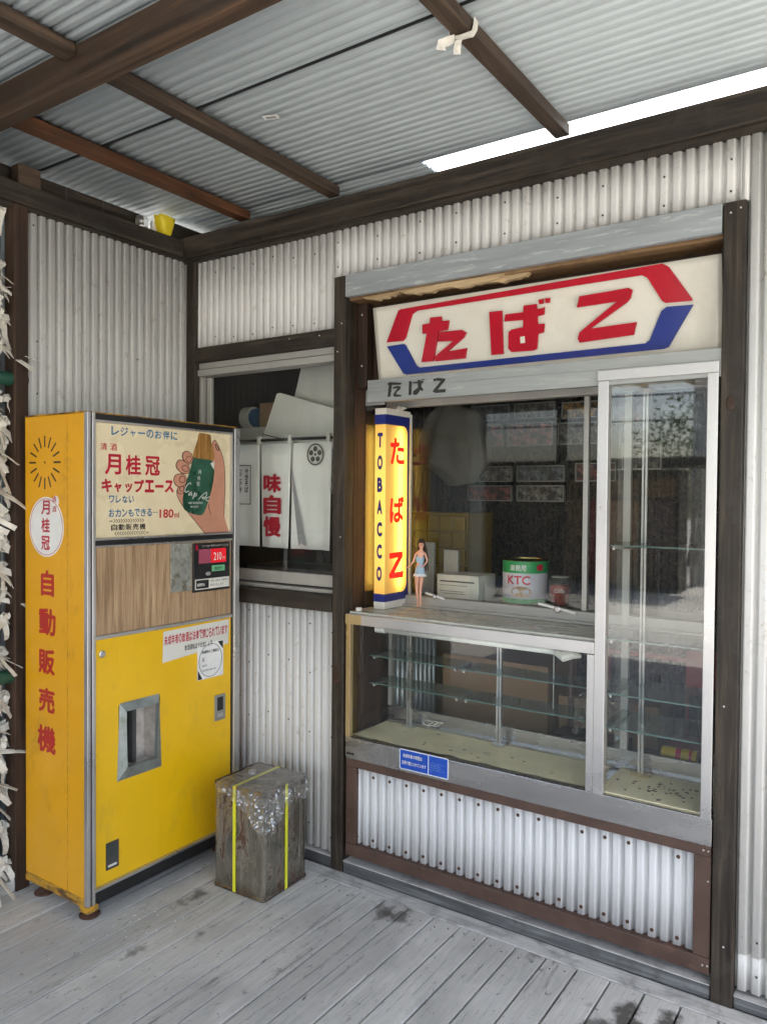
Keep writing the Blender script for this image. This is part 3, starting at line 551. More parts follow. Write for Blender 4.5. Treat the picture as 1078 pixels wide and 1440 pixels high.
for yy in (-0.115, 1.760): P('seam', MB().box(-3.3, 1.3, yy, yy+.004, 2.766, 2.7735), 'black', rf)
mb = MB(); mb.box(-0.026, 0.026, -0.014, 0.014, -0.0006, 0.0006)
o = P('paper_sticker', mb, 'white', rf, local=True); o.location = Vector((-1.778, 1.934, 2.7735-0.006))-Vector((-1.0, 0.5, 2.69)); o.rotation_euler = (0, 0, rad(20))
mb = MB()
for i in range(4): mb.box(-0.018, 0.018, -0.0062+i*0.0036, -0.0047+i*0.0036, -0.0010, -0.0007)
o2 = mb.build('sticker_print', 'dkmetal', o, local=True)
P('added_sky_blocker', MB().box(-2.84, -1.545, 2.80, 2.82, 2.545, 2.768), 'dwx', rf)  # these boards are added to block sky, keeping the roof gaps dark
P('added_sky_blocker', MB().box(-2.86, -2.84, 2.425, 2.82, 2.60, 2.768), 'dwy', rf)
P('added_sky_blocker', MB().box(-2.90, -2.88, 0.8, 2.30, 2.60, 2.768), 'dwy', rf)
# porch corner posts out of the picture that carry the roof
for (xx, yy) in ((1.22, -2.55), (-3.2, -2.55), (1.22, 1.28)):
    P('porch_post', MB().box(xx, xx+0.09, yy, yy+0.09, -0.32, 2.6, b=b), 'dwz', rf)

# ================================================================== INTERIOR ROOM
rm = thing('shop_room', 'dim storage room behind the counter windows', 'room', (-1.2, 3.5, 0))
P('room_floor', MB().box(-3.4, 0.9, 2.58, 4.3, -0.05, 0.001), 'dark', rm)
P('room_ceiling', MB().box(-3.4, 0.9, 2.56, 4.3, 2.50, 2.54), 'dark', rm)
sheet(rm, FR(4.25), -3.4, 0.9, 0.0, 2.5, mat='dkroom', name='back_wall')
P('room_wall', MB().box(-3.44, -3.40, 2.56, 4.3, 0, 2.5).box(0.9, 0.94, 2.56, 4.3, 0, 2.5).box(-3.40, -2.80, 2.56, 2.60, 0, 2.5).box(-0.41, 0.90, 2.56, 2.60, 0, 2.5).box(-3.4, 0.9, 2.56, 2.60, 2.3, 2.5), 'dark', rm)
# straw-like matting hung over the back wall
random.seed(11); mb = MB()
for i in range(9000):
    cx = random.uniform(-2.35, -0.3); cz = random.uniform(0.5, 2.3); a = random.gauss(math.pi/2, 0.9); L = random.uniform(.02, .06); wd = random.uniform(.0012, .003)
    dx, dz = math.cos(a)*L/2, math.sin(a)*L/2; ox, oz = -math.sin(a)*wd, math.cos(a)*wd; y = 4.12-random.uniform(0, .06); y2 = y-random.uniform(-.02, .02)
    mb.quad((cx-dx-ox, y, cz-dz-oz), (cx+dx-ox, y2, cz+dz-oz), (cx+dx+ox, y2, cz+dz+oz), (cx-dx+ox, y, cz-dz+oz))
M['straw'] = surf('dry_grey_straw', (0.11, 0.10, 0.085), 0.5, 0.8, scale=(20, 20, 20))
tag(mb.build('straw_matting', 'straw'), 'tangled dry straw matting covering the dim back wall of the shop', 'matting', kind='stuff')

# ================================================================== LEFT SLIDING WINDOW
wi = thing('sliding_window', 'aluminium framed sliding window between the vending machine and the dark post', 'window', (-2.33, 2.53, 1.11))
P('frame', MB().box(-2.735, -1.928, 2.498, 2.56, 2.092, 2.120, b=.0015).box(-2.735, -1.928, 2.488, 2.56, 2.060, 2.088, b=.0015).box(-2.735, -1.928, 2.50, 2.55, 1.113, 1.128, b=.0015).box(-2.735, -2.724, 2.50, 2.56, 1.13, 2.058), 'alud', wi)
P('sash', MB().box(-2.712, -2.688, 2.525, 2.545, 1.135, 2.056, b=.002).box(-2.686, -1.93, 2.525, 2.545, 1.135, 1.185, b=.002), 'alud', wi)
P('pane', MB().quad((-2.688, 2.535, 1.186), (-1.930, 2.535, 1.186), (-1.930, 2.535, 2.056), (-2.688, 2.535, 2.056)), 'glass', wi)

# ================================================================== COUNTER WINDOW (behind the display counter)
cw = thing('counter_window', 'wide sliding glass window at the back of the counter top', 'window', (-1.3, 2.77, 1.055))
P('frame', MB().box(-1.866, -0.478, 2.755, 2.80, 1.056, 1.098, b=.002).box(-1.866, -0.478, 2.755, 2.80, 1.890, 1.93, b=.002), 'alud', cw)
P('track', MB().box(-1.86, -0.48, 2.735, 2.754, 1.0545, 1.064, b=.001), 'alud', cw)
P('sash', MB().box(-1.862, -1.84, 2.765, 2.79, 1.10, 1.888).box(-1.0, -0.982, 2.772, 2.79, 1.10, 1.888), 'alud', cw)
P('pane', MB().quad((-1.84, 2.776, 1.10), (-1.415, 2.776, 1.10), (-1.415, 2.776, 1.888), (-1.84, 2.776, 1.888)), 'glass', cw)
P('pane', MB().quad((-1.470, 2.784, 1.10), (-.49, 2.784, 1.10), (-.49, 2.784, 1.888), (-1.47, 2.784, 1.888)), 'glass', cw)
P('head_panel', MB().box(-1.866, -0.478, 2.77, 2.79, 1.931, 2.32), 'bwz', cw)
# ================================================================== DISPLAY COUNTER
dc = thing('display_counter', 'aluminium and glass cigarette display counter with a tall glass tower at its right end', 'display case', (-1.17, 2.5, 0.04))
P('base_panel', MB().box(-1.856, -0.479, 2.470, 2.78, 0.468, 0.552, b=.002), 'alub', dc)
P('frame', MB().box(-1.856, -0.846, 2.468, 2.492, 1.006, 1.046, b=.0015).box(-0.870, -0.846, 2.469, 2.492, 0.553, 1.004, b=.001), 'alu', dc)
P('corner_stile', MB().box(-1.856, -1.836, 2.470, 2.492, 0.553, 1.0055, b=.001).box(-1.857, -1.78, 2.466, 2.4675, 1.007, 1.044), 'gold', dc)
P('tower_frame', MB().box(-0.845, -0.810, 2.466, 2.492, 0.553, 1.892, b=.0015).box(-0.512, -0.481, 2.466, 2.492, 0.553, 1.892, b=.0015).box(-0.846, -0.480, 2.464, 2.492, 1.8925, 1.926, b=.0015), 'alu', dc)
P('worktop', MB().box(-1.855, -0.846, 2.492, 2.755, 1.034, 1.0535, b=.001), surf('worn_pale_green_worktop', (0.46, 0.46, 0.40), 0.12, 0.3, scale=(3, 9, 9), dirt=(0.38, 0.37, 0.31), dirt_t=(0.5, 0.9), dirt_s=(6, 20, 10)), dc)
P('front_pane', MB().quad((-1.836, 2.482, .554), (-.870, 2.482, .554), (-.870, 2.482, 1.005), (-1.836, 2.482, 1.005)), 'casegl', dc)
P('front_pane', MB().quad((-.81, 2.482, .554), (-.512, 2.482, .554), (-.512, 2.482, 1.892), (-.81, 2.482, 1.892)), 'towergl', dc)
P('end_pane', MB().quad((-.843, 2.494, .60), (-.843, 2.75, .60), (-.843, 2.75, 1.892), (-.843, 2.494, 1.892)), 'casegl', dc)
P('shelf_paper', (lambda mb: [mb.add([(x, y, 0.5565+0.003*max(0, noise.noise(Vector((x*6, y*9, 0))))+(0.009*max(0, noise.noise(Vector((x*14, 1, 0)))) if y < 2.50 else 0)) for x in [(-1.835+i*0.0193) for i in range(51)] for y in [2.494+j*0.03 for j in range(9)]], [(i*9+j, (i+1)*9+j, (i+1)*9+j+1, i*9+j+1) for i in range(50) for j in range(8)]), mb][1])(MB()), 'paper', dc)
P('tower_floor_paper', MB().box(-0.838, -0.49, 2.494, 2.75, 0.5525, 0.5565), 'paper', dc)
mb = MB(); random.seed(2)
for i in range(46):
    x = random.gauss(-0.66, .08); y = random.gauss(2.62, .06)
    if -0.83 < x < -0.5 and 2.5 < y < 2.745: mb.lathe([(0.003, 0), (random.uniform(.002, .006), 0.0015), (0.001, .003)], (x, y, 0.5565), n=6, sx=random.uniform(.6, 2))
for i in range(9): mb.lathe([(0.002, 0), (.004, 0.001), (0.001, .002)], (random.uniform(-1.7, -1.0), random.uniform(2.52, 2.7), 0.562), n=6, sx=random.uniform(.6, 3))
tag(P('dead_insects', mb, 'rust', dc), kind='stuff')
P('back_rail', MB().box(-1.84, -0.484, 2.752, 2.768, 0.553, 0.620, b=.001).box(-1.84, -0.484, 2.735, 2.75, 0.5575, 0.566), 'alub', dc)
P('back_frame', MB().box(-1.842, -1.826, 2.755, 2.775, 0.621, 1.033).box(-0.846, -0.820, 2.752, 2.775, 0.621, 1.89, b=.001).box(-0.503, -0.484, 2.752, 2.775, 0.621, 1.89, b=.001), 'alud', dc)
P('tower_ceiling', MB().box(-0.84, -0.484, 2.493, 2.75, 1.893, 1.905), surf('cream_tower_lining', (0.55, 0.46, 0.30), 0.06, 0.35), dc)
for px in (-1.703, -1.296):
    P('shelf_post', MB().box(px-.010, px-.002, 2.70, 2.712, 0.566, 1.032).box(px+.002, px+.010, 2.70, 2.712, 0.566, 1.032).box(px-.025, px+.025, 2.69, 2.722, 0.561, 0.567), 'alu', dc)
for (px, py) in ((-0.758, 2.70), (-0.832, 2.53), (-0.500, 2.70)):
    P('shelf_post', MB().box(px-.009, px-.002, py, py+.01, 0.566, 1.89).box(px+.002, px+.009, py, py+.01, 0.566, 1.89), 'gold' if px < -.8 else 'alu', dc)
P('shelf_post_foot', MB().lathe([(0.028, 0), (0.026, .01), (0.014, .014)], (-0.758, 2.705, 1.877), n=20).box(-0.79, -0.725, 2.69, 2.72, 0.557, 0.566), 'gold', dc)
sh = [(-1.828, -1.425, 2.60, 2.74, 0.858), (-1.828, -1.418, 2.60, 2.74, 0.745), (-1.412, -0.88, 2.60, 2.74, 0.856), (-1.402, -0.88, 2.60, 2.74, 0.744),
      (-0.836, -0.49, 2.515, 2.745, 1.358), (-0.836, -0.49, 2.505, 2.745, 1.052), (-0.836, -0.49, 2.505, 2.745, 0.874), (-0.836, -0.49, 2.505, 2.745, 0.762)]
for (x0, x1, y0, y1, z) in sh:
    s_ = P('glass_shelf', MB().box(x0, x1, y0, y1, z, z+0.005), 'shelfgl', dc)
    MB().box(x0, x1, y0-.0015, y0-.0002, z, z+0.005).build('polished_edge', 'edgegl', s_)
    br = MB()
    xs = [x1-.012, x0+.012] if x0 < -.86 else [x1-.02, x0+.03]
    for xx in xs:
        br.add([(xx-.003, y0+.005, z-.001), (xx+.003, y0+.005, z-.001), (xx-.003, y1, z-.001), (xx+.003, y1, z-.001), (xx-.003, y0+.005, z-.008), (xx+.003, y0+.005, z-.008), (xx-.003, y1, z-.022), (xx+.003, y1, z-.022)], [(0, 1, 3, 2), (4, 6, 7, 5), (0, 4, 5, 1), (2, 3, 7, 6), (0, 2, 6, 4), (1, 5, 7, 3)])
        br.tube([(xx, y0+.012, z-.012), (xx, y0+.012, z+.0)], .005, n=8)
    br.build('shelf_bracket', 'alu', s_)
P('hanging_rod', MB().tube([(-1.06, 2.66, 1.03), (-1.06, 2.66, 0.75)], .0022, n=6), 'alu', dc)
tb = P('fluorescent_tube', MB().tube([(-1.715, 2.545, 0.985), (-0.975, 2.545, 0.985)], .0125, n=16), 'tube', dc, smooth=True)
MB().tube([(-1.76, 2.545, 0.985), (-1.716, 2.545, 0.985)], .015, n=16).tube([(-0.974, 2.545, 0.985), (-0.93, 2.545, 0.985)], .015, n=16).box(-1.77, -0.92, 2.535, 2.56, 1.005, 1.032).build('lamp_holder', 'white', tb)
P('lamp_cord', MB().tube([(-1.76, 2.545, .99), (-1.79, 2.55, .995), (-1.80, 2.57, 1.01), (-1.825, 2.60, 1.02)], .0025, n=6), 'white', dc)
P('tape_wad', MB().tube([(-1.0, 2.53, .985), (-0.97, 2.525, .975), (-0.94, 2.53, .985), (-0.915, 2.54, .978)], [.012, .02, .016, .006], n=9), 'offw', dc)
# brown frame with a corrugated panel under the glass
P('lower_frame', MB().box(-1.855, -0.480, 2.474, 2.515, 0.434, 0.467, b=.002).box(-1.855, -0.480, 2.474, 2.515, 0.074, 0.124, b=.002).box(-1.855, -1.808, 2.475, 2.514, 0.125, 0.433, b=.002).box(-0.530, -0.480, 2.475, 2.514, 0.125, 0.433, b=.002), 'brown', dc)
P('toe_board', MB().box(-1.86, -0.48, 2.56, 2.58, 0.0, 0.12), 'black', dc)
sheet(dc, FR(2.496), -1.82, -0.527, 0.118, 0.445, mat='cor2', ph=0.2, name='corrugated_panel')
pts = []
for i in range(17):
    u = crest(-1.79+i*0.077, .2)
    if i not in (11, 15): pts.append((u, 0.405+random.uniform(-.003, .003)))
    pts.append((u, 0.150+random.uniform(-.003, .003)))
nails(dc, FR(2.496), pts, 'rust', 0.0062, name='rusty_screw_head')
nails(dc, FR(2.474), [(-.502, .452), (-.488, .452), (-.50, .10), (-.486, .102), (-.488, .36)], 'alu', .003)
# blue notice
nt_ = P('blue_notice', MB().prism([(-1.592, .478), (-1.387, .478), (-1.383, .482), (-1.383, .552), (-1.387, .556), (-1.592, .556), (-1.596, .552), (-1.596, .482)], FR(2.4695), 0, .0012), plain('notice_white_border', (0.62, 0.66, 0.74), 0.35), dc)
MB().prism([(-1.592, .482), (-1.470, .482), (-1.470, .552), (-1.592, .552)], FR(2.4683), 0, .0006).prism([(-1.466, .482), (-1.387, .482), (-1.387, .552), (-1.466, .552)], FR(2.4683), 0, .0006).build('blue_field', plain('notice_blue', (0.012, 0.07, 0.42), 0.3), nt_)
text('未成年者の喫煙は', FR(2.4677), -1.580, -1.495, .525, .540, 'white', nt_, d1=.0004, fat=.02)
text('法律で禁じられています', FR(2.4677), -1.585, -1.478, .498, .513, 'white', nt_, d1=.0004, fat=.02)
for i, t_ in enumerate(('たばこは二十歳になってから', '喫煙は健康を損なう', 'おそれがありますので', '吸いすぎに注意しましょう', '店主')):
    text(t_, FR(2.4677), -1.461, -1.461+.0052*len(t_), .524-i*.008, .5285-i*.008, plain('notice_pale_print', (0.25, 0.35, 0.62), .4), nt_, d1=.0004)
P('maker_plate', MB().box(-1.85, -1.812, 2.468, 2.4697, .485, .492), 'black', dc)

# ---------------------------------------------------------------- lettered board over the counter window
lb = thing('lettered_board', 'long grey metal board with small black lettering over the counter window', 'sign board', (-1.12, 2.48, 1.88))
P('board', MB().box(-1.766, -0.474, 2.4785, 2.50, 1.930, 1.966, b=.001).box(-1.766, -0.474, 2.4755, 2.50, 1.8795, 1.931, b=.001), 'silver', lb)
P('end_plate', MB().box(-1.862, -1.7665, 2.60, 2.603, 1.885, 1.96), 'silver', lb)
mb = MB()
for k_, pp in ART['band'].items(): mb.prism(pp, FR(2.4752), 0, .0012)
P('lettering', mb, 'bktext', lb)

# ---------------------------------------------------------------- big sign, leaning forward
t_ = Vector((0, -0.05, 0.31)).normalized(); nrm = Vector((0, -t_.z, t_.y)).normalized()
if nrm.y > 0: nrm = -nrm
def SG(u, v, d): return tuple(Vector((0, 2.55, 1.97))+Vector((u, 0, 0))+t_*v+nrm*d)
sg = thing('tobacco_sign', 'large cream panel sign with thick red lettering inside a red and blue frame', 'sign', (-1.12, 2.55, 1.96))
mb = MB(); nx, nv = 60, 14
for i in range(nx+1):
    for j in range(nv+1):
        u = -1.764+(1.764-.486)*i/nx; v = -.008+.294*j/nv
        wv = 0.004*noise.noise(Vector((u*5, v*9, 2)))*max(0, (u+1.0))*1.2 if u > -1.0 else 0
        mb.v.append(Vector(SG(u, v, -0.004+wv*(1.6 if u > -.66 else 0.35)-.002)))
for i in range(nx):
    for j in range(nv):
        a = i*(nv+1)+j; mb.f.append((a, a+nv+1, a+nv+2, a+1))
o = P('panel', mb, 'signw', sg, smooth=True); solid(o, .004)
S_ = ART['sign']
for nm, mt in (('red', 'signr'), ('blue', 'signb')):
    P(nm+'_border', MB().prism(S_[nm], SG, -.001, .005), mt, sg)
for ks in (('ta1', 'ta2'), ('ba1', 'ba2', 'dot1', 'dot2'), ('ko',)):
    mb = MB()
    for q in ks: mb.prism(S_[q], SG, -.001, .007 + .0001*len(q))
    P('raised_letter', mb, 'signr', sg)
P('letter_hole', MB().prism(S_['bahole'], SG, .0065, .0078), 'signw', sg)

# ---------------------------------------------------------------- lit lamp sign standing on the counter
lx0, lx1, ly0, ly1, lz0, lz1 = -1.812, -1.760, 2.600, 2.795, 1.0545, 1.872
ll = thing('lamp_sign', 'lit upright box lamp with glowing yellow face and red lettering, standing on the counter', 'lamp sign', ((lx0+lx1)/2, 2.7, lz0))
M['lampface'] = translucent('lit_milky_lamp_plastic', (0.95, 0.75, 0.38), 0.85, .35)
def shellmat():
    ma = translucent('lit_milky_lamp_plastic_face', (0.95, 0.78, 0.40), 0.85, .35); return ma
mb = MB(); mb.box(lx0, lx1, ly0, ly1-.012, lz0+.055, lz1-.055)
P('glowing_shell', mb, 'lampface', ll)
P('end_cap', MB().box(lx0-.001, lx1+.001, ly0-.001, ly1-.010, lz0, lz0+.0548, b=.002), 'signw', ll)
P('end_cap', MB().box(lx0-.001, lx1+.001, ly0-.001, ly1-.010, lz1-.0548, lz1, b=.002), 'signw', ll)
P('back_frame', MB().box(lx0-.003, lx1+.004, ly1-.0118, ly1, lz0+.002, lz1-.012, b=.001), 'offw', ll)
te = bpy.data.materials.new('lit_tube'); te.use_nodes = True
te.node_tree.nodes['Principled BSDF'].inputs['Emission Color'].default_value = (1.0, 0.80, 0.24, 1); te.node_tree.nodes['Principled BSDF'].inputs['Emission Strength'].default_value = 2.6
P('lit_tube', MB().tube([(-1.786, 2.71, lz0+.08), (-1.786, 2.71, lz1-.08)], .011, n=12), te, ll)
LF, LR = FR(lx0*0+ly0), RT(lx1)
nb = 'lampblue'; M['lampblue'] = plain('lamp_navy_lettering', (0.012, 0.02, 0.16), .35); M['lampred'] = plain('lamp_red_lettering', (0.75, 0.015, 0.008), .35, emit=0.25)
mb = MB(); e_ = .0014
for (za, zb) in ((lz0+.030, lz0+.062), (lz1-.066, lz1-.026)):
    mb.prism([(lx0-.0012, za), (lx1+.0012, za), (lx1+.0012, zb), (lx0-.0012, zb)], LF, 0, e_+.0006)
zt, zb_ = lz1-.026, lz0+.030; yr = ly1-.020
mb.prism([(ly0-.001, zt), (ly0-.001, zt-.040)]+[(yr-.012-.034+.034*math.sin(a), zt-.074+.034*math.cos(a)) for a in [k*math.pi/16 for k in range(9)]]+[(yr-.012, zb_+.066)]+[(yr-.046+.034*math.cos(a), zb_+.066-.034*math.sin(a)) for a in [k*math.pi/16 for k in range(9)]]+[(ly0-.001, zb_+.032), (ly0-.001, zb_), (yr, zb_), (yr, zt)], LR, 0, e_+.0006)
P('navy_border', mb, nb, ll)
for i, ch in enumerate('TOBACCO'):
    zc = 1.742-i*0.0905
    text(ch, LF, -1.800, -1.774, zc-.030, zc+.030, nb, ll, d1=.0008, fat=.075)
for ch, z0_, z1_ in (('た', 1.645, 1.755), ('ば', 1.405, 1.515), ('こ', 1.175, 1.285)):
    if ch == 'こ':
        mb = MB(); mb.prism([(0, .97), (.93, 1), (.95, .80), (.35, .22), (1, .25), (.97, 0), (.02, .03), (.0, .18), (.62, .78), (.02, .76)], lambda u, v, d: LR(2.632+u*.105, z0_+v*(z1_-z0_), d), 0, .0012)
        P('lettering', mb, 'lampred', ll)
    else: text(ch, LR, 2.632, 2.737, z0_, z1_, 'lampred', ll, d1=.0012, fat=.05)
# side glass panel that mirrors the lamp
sp = tag(MB().box(-1.866, -1.862, 2.605, 2.752, 1.056, 1.89).build('side_glass_panel', 'sideglass'), 'narrow dark glass panel on the jamb mirroring the lit lamp', 'glass panel')
# crumpled tie on top of the lamp
mb = MB(); random.seed(9)
for i in range(7):
    p = Vector((-1.775, 2.70, lz1+.004)); pts = [p]
    for k in range(4): p = p+Vector((random.uniform(-.008, .022), random.uniform(-.018, .02), random.uniform(-.006, .008))); pts.append(p)
    mb.tube(pts, [.004, .006, .005, .004, .002], n=5)
tag(mb.build('twisted_tie', 'offw'), 'crumpled white paper tie resting on top of the lit lamp', 'tie')
tag(MB().lathe([(0.012, 0), (0.013, .002), (0.013, .012), (0.011, .014)], (-1.826, 2.515, 1.0538), n=24).build('round_cap', 'offw', smooth=False), 'small round cream cap at the left end of the counter top', 'cap')
# ================================================================== VENDING MACHINE
vm = thing('vending_machine', 'old yellow sake vending machine with a cream advert panel and wood grain front', 'vending machine', (-2.57, 2.03, 0))
VX = -2.385
P('cabinet', MB().box(-2.755, -2.392, 1.656, 1.680, 0.052, 1.800, b=.003).box(-2.755, -2.392, 2.368, 2.392, 0.052, 1.800, b=.003).box(-2.754, -2.393, 1.6805, 2.3675, 1.776, 1.7995).box(-2.754, -2.42, 1.6805, 2.3675, .053, .075).box(-2.754, -2.735, 1.6805, 2.3675, .0755, 1.7755), 'yelside', vm)
P('side_seam', MB().box(-2.490, -2.4885, 1.6552, 1.6562, 0.08, 1.79), 'rustyel', vm)
P('lower_edge', MB().box(-2.754, -2.393, 1.6545, 1.70, 0.050, 0.082, b=.001).box(-2.42, -2.372, 1.656, 1.70, .030, .052, b=.002), 'rustyel', vm)
P('top_cap', MB().box(-2.756, -2.388, 1.655, 2.394, 1.8005, 1.8055, b=.001), 'rustyel', vm)
for q_ in ((-2.371, 1.655, 1.668, .055, 1.802, .0015), (-2.369, 1.674, 1.686, .055, 1.802, .0015), (-2.371, 2.366, 2.395, .09, 1.797, .002)): P('corner_trim', MB().box(-2.3915, q_[0], *q_[1:]), 'alu', vm)
P('trim_groove', MB().box(-2.3912, -2.380, 1.6685, 1.6735, .058, 1.798).box(-2.3912, -2.382, 2.361, 2.3655, .09, 1.797), 'black', vm)
for q_ in ((-2.376, 1.778, 1.799), (-2.377, 1.332, 1.350), (-2.374, .060, .096)): P('black_bar', MB().box(-2.3915, q_[0], 1.687, 2.360, q_[1], q_[2]), 'black', vm)
for q_ in ((-2.373, 1.687, 2.360, 1.7705, 1.7775), (-2.374, 1.687, 2.360, 1.3505, 1.3565), (-2.375, 1.687, 2.360, 1.325, 1.3315), (-2.375, 1.687, 2.360, .997, 1.009), (-2.371, 1.687, 2.360, .0965, .106), (-2.375, 1.687, 1.691, .11, .9965), (-2.375, 1.687, 1.691, 1.0095, 1.3245), (-2.375, 1.687, 1.691, 1.357, 1.77), (-2.3745, 2.3525, 2.3600, 1.357, 1.77)): P('silver_strip', MB().box(-2.3915, *q_), 'alu', vm)
ad = P('advert_panel', MB().box(-2.3915, -2.388, 1.6915, 2.3520, 1.357, 1.770), 'ad', vm)
P('veneer_panel', MB().box(-2.3915, -2.386, 1.6915, 2.3595, 1.0095, 1.3245), 'veneer', vm)
door = P('yellow_door', MB().box(-2.3915, -2.386, 1.6915, 1.795, .1065, .9965).box(-2.3915, -2.386, 1.985, 2.3595, .1065, .9965).box(-2.3915, -2.386, 1.7952, 1.9848, .738, .9965).box(-2.3915, -2.386, 1.7952, 1.9848, .1065, .470), 'yel', vm)
A_ = RT(-2.388); V_ = RT(-2.3858)
text_chars('レジャーのお伴に', A_, 1.762, 2.072, 1.728, 1.760, 'blue', ad, fat=.03, d1=.0006, gap=.16)
text_chars('清酒', A_, 1.712, 1.795, 1.672, 1.698, 'red', ad, fat=.012, d1=.0006, gap=.3)
text_chars('月桂冠', A_, 1.728, 1.993, 1.586, 1.660, 'red', ad, fat=.035, d1=.0006, gap=.22)
text_chars('キャップエース', A_, 1.722, 2.052, 1.522, 1.570, 'red', ad, fat=.06, d1=.0006, gap=.06)
text_chars('ワレない', A_, 1.752, 1.866, 1.483, 1.510, 'blue', ad, fat=.03, d1=.0006, gap=.2)
text_chars('おカンもできる…', A_, 1.752, 1.976, 1.432, 1.461, 'blue', ad, fat=.03, d1=.0006, gap=.14)
text('180', A_, 1.982, 2.050, 1.424, 1.458, 'red', ad, fat=.03, d1=.0006); text('ml', A_, 2.055, 2.078, 1.424, 1.447, 'red', ad, fat=.02, d1=.0006)
mb = MB()
for k_ in range(13):
    u = 1.775+k_*.0105
    mb.line([(u, 1.424), (u+.007, 1.4175), (u, 1.411)], A_, .0022, 0, .0006)
    mb.line([(u+.012, 1.378), (u+.005, 1.3715), (u+.012, 1.365)], A_, .0022, 0, .0006)
mb.line([(1.758, 1.4175), (1.770, 1.4175)], A_, .003, 0, .0006).line([(1.918, 1.3715), (1.930, 1.3715)], A_, .003, 0, .0006)
mb.build('arrow_row', 'bktext', ad)
text_chars('自動販売機', A_, 1.762, 1.918, 1.383, 1.406, 'bktext', ad, fat=.03, d1=.0006, gap=.12)
Q = ART['ad']
def smoothpoly(pts, it=2, closed=True):
    for _ in range(it):
        o = []; n = len(pts)
        for i in range(n if closed else n-1):
            a, b_ = pts[i], pts[(i+1) % n]; o += [(a[0]*.75+b_[0]*.25, a[1]*.75+b_[1]*.25), (a[0]*.25+b_[0]*.75, a[1]*.25+b_[1]*.75)]
        pts = o if closed else [pts[0]]+o+[pts[-1]]
    return pts
M['adskin'] = plain('printed_skin_tone', (0.50, 0.235, 0.15), .35); M['adgreen'] = surf('printed_bottle_green', (0.022, 0.075, 0.045), .45, .3, scale=(2, 10, 6)); M['adgold'] = surf('printed_gold_cap', (0.30, 0.15, 0.04), .5, .3, scale=(2, 9, 1), ns=4)
M['adline'] = plain('printed_outline', (0.05, 0.02, 0.02), .4); M['adwhite'] = plain('printed_white', (0.55, 0.56, 0.50), .4)
palm = [tuple(p) for p in Q['palm']]; palm[15] = (2.3484, 1.3585); palm[16] = (2.2128, 1.3585)
pm_ = smoothpoly(palm[:15], 2, False)+[(2.350, 1.3575), (2.213, 1.3575)]+smoothpoly(palm[17:]+[palm[0]], 1, False)
hd = P('printed_hand', MB().prism(pm_, A_, 0, .0004), 'adskin', ad)
P('hand_outline', MB().line(pm_[:-6], A_, .0026, 0, .0007).line(pm_[-6:]+[pm_[0]], A_, .0026, 0, .0007).line(Q['crease'], A_, .0024, 0, .0010), 'adline', ad)
P('printed_bottle', MB().prism(smoothpoly(Q['bottle']), A_, 0, .0012), 'adgreen', ad)
P('printed_cap', MB().prism(smoothpoly(Q['cap'], 1), A_, 0, .0014), 'adgold', ad)
mb = MB(); ml = MB()
for i, k_ in enumerate(('f4', 'f3', 'f2', 'f1')):
    q = smoothpoly(Q[k_]); mb.prism(q, A_, 0, .0016+i*.0002); ml.line(q, A_, .0026, 0, .00165+i*.0002, True)
P('printed_fingers', mb, 'adskin', ad)
for k_ in ('n1', 'n2', 'n3', 'n4', 'n5'): ml.line(smoothpoly(Q[k_], 1), A_, .0026, 0, .0026, True)
P('finger_outline', ml, 'adline', ad)
ml = MB(); ml.prism(Q['glint'], A_, 0, .0014)
for k_ in ('c_c', 'c_a', 'c_p', 'c_A', 'c_c2'): ml.line(smoothpoly([tuple(p) for p in Q[k_]], 1, False), A_, .0032, 0, .0018)
P('bottle_script', ml, 'adwhite', ad)
for i, ch in enumerate('月桂冠'): text(ch, A_, 2.176+(-i*.004), 2.191+(-i*.004), 1.598-i*.024, 1.615-i*.024, 'adwhite', ad, d1=.0016, fat=.01)
text('SAKE GEKKEIKAN', A_, 2.125, 2.200, 1.478, 1.486, 'adwhite', ad, d1=.0016, fat=.02)
text('株式会社', A_, 2.135, 2.180, 1.462, 1.471, 'adwhite', ad, d1=.0016)
# coin unit
P('worn_plate', MB().box(-2.3858, -2.383, 2.033, 2.140, 1.131, 1.322, b=.001), surf('worn_zinc_plate', (0.33, 0.33, 0.29), .3, .5, .5, scale=(9, 20, 20), dirt=(0.16, 0.15, 0.10), dirt_t=(0.5, 0.65), dirt_s=(30, 30, 30), bump=.5), vm)
cu_ = P('coin_unit', MB().box(-2.3858, -2.378, 2.145, 2.346, 1.120, 1.318, b=.002), 'black', vm)
C_ = RT(-2.378)
MB().box(-2.3779, -2.3765, 2.172, 2.2375, 1.235, 1.293).build('faded_window', plain('faded_pink_plastic', (0.32, 0.07, 0.11), .25), cu_)
MB().box(-2.3779, -2.3765, 2.238, 2.322, 1.235, 1.293).build('price_window', plain('lit_red_plastic', (0.50, 0.012, 0.02), .25, emit=.15), cu_)
text('210', RT(-2.3765), 2.252, 2.296, 1.245, 1.277, 'white', cu_, fat=.01, d1=.0006); text('円', RT(-2.3765), 2.303, 2.314, 1.246, 1.258, 'white', cu_, d1=.0006)
MB().box(-2.3779, -2.3755, 2.243, 2.314, 1.199, 1.224, b=.001).build('green_button', plain('pale_green_plastic', (0.14, 0.42, 0.20), .3), cu_)
text('販売中', RT(-2.3755), 2.257, 2.300, 1.204, 1.218, 'green', cu_, d1=.0005, fat=.02)
MB().lathe([(.008, 0), (.008, .004), (.006, .005)], (0, 0, 0), n=20).add([], []).build('coin_slot', 'alu', cu_, local=True)
cs = [o for o in col.objects if o.name.startswith('coin_slot')][-1]; cs.location = Vector((-2.378, 2.222, 1.192))-Vector((-2.57, 2.03, 0)); cs.rotation_euler = (0, rad(90), 0); cs.scale = (1, 1.6, 1)
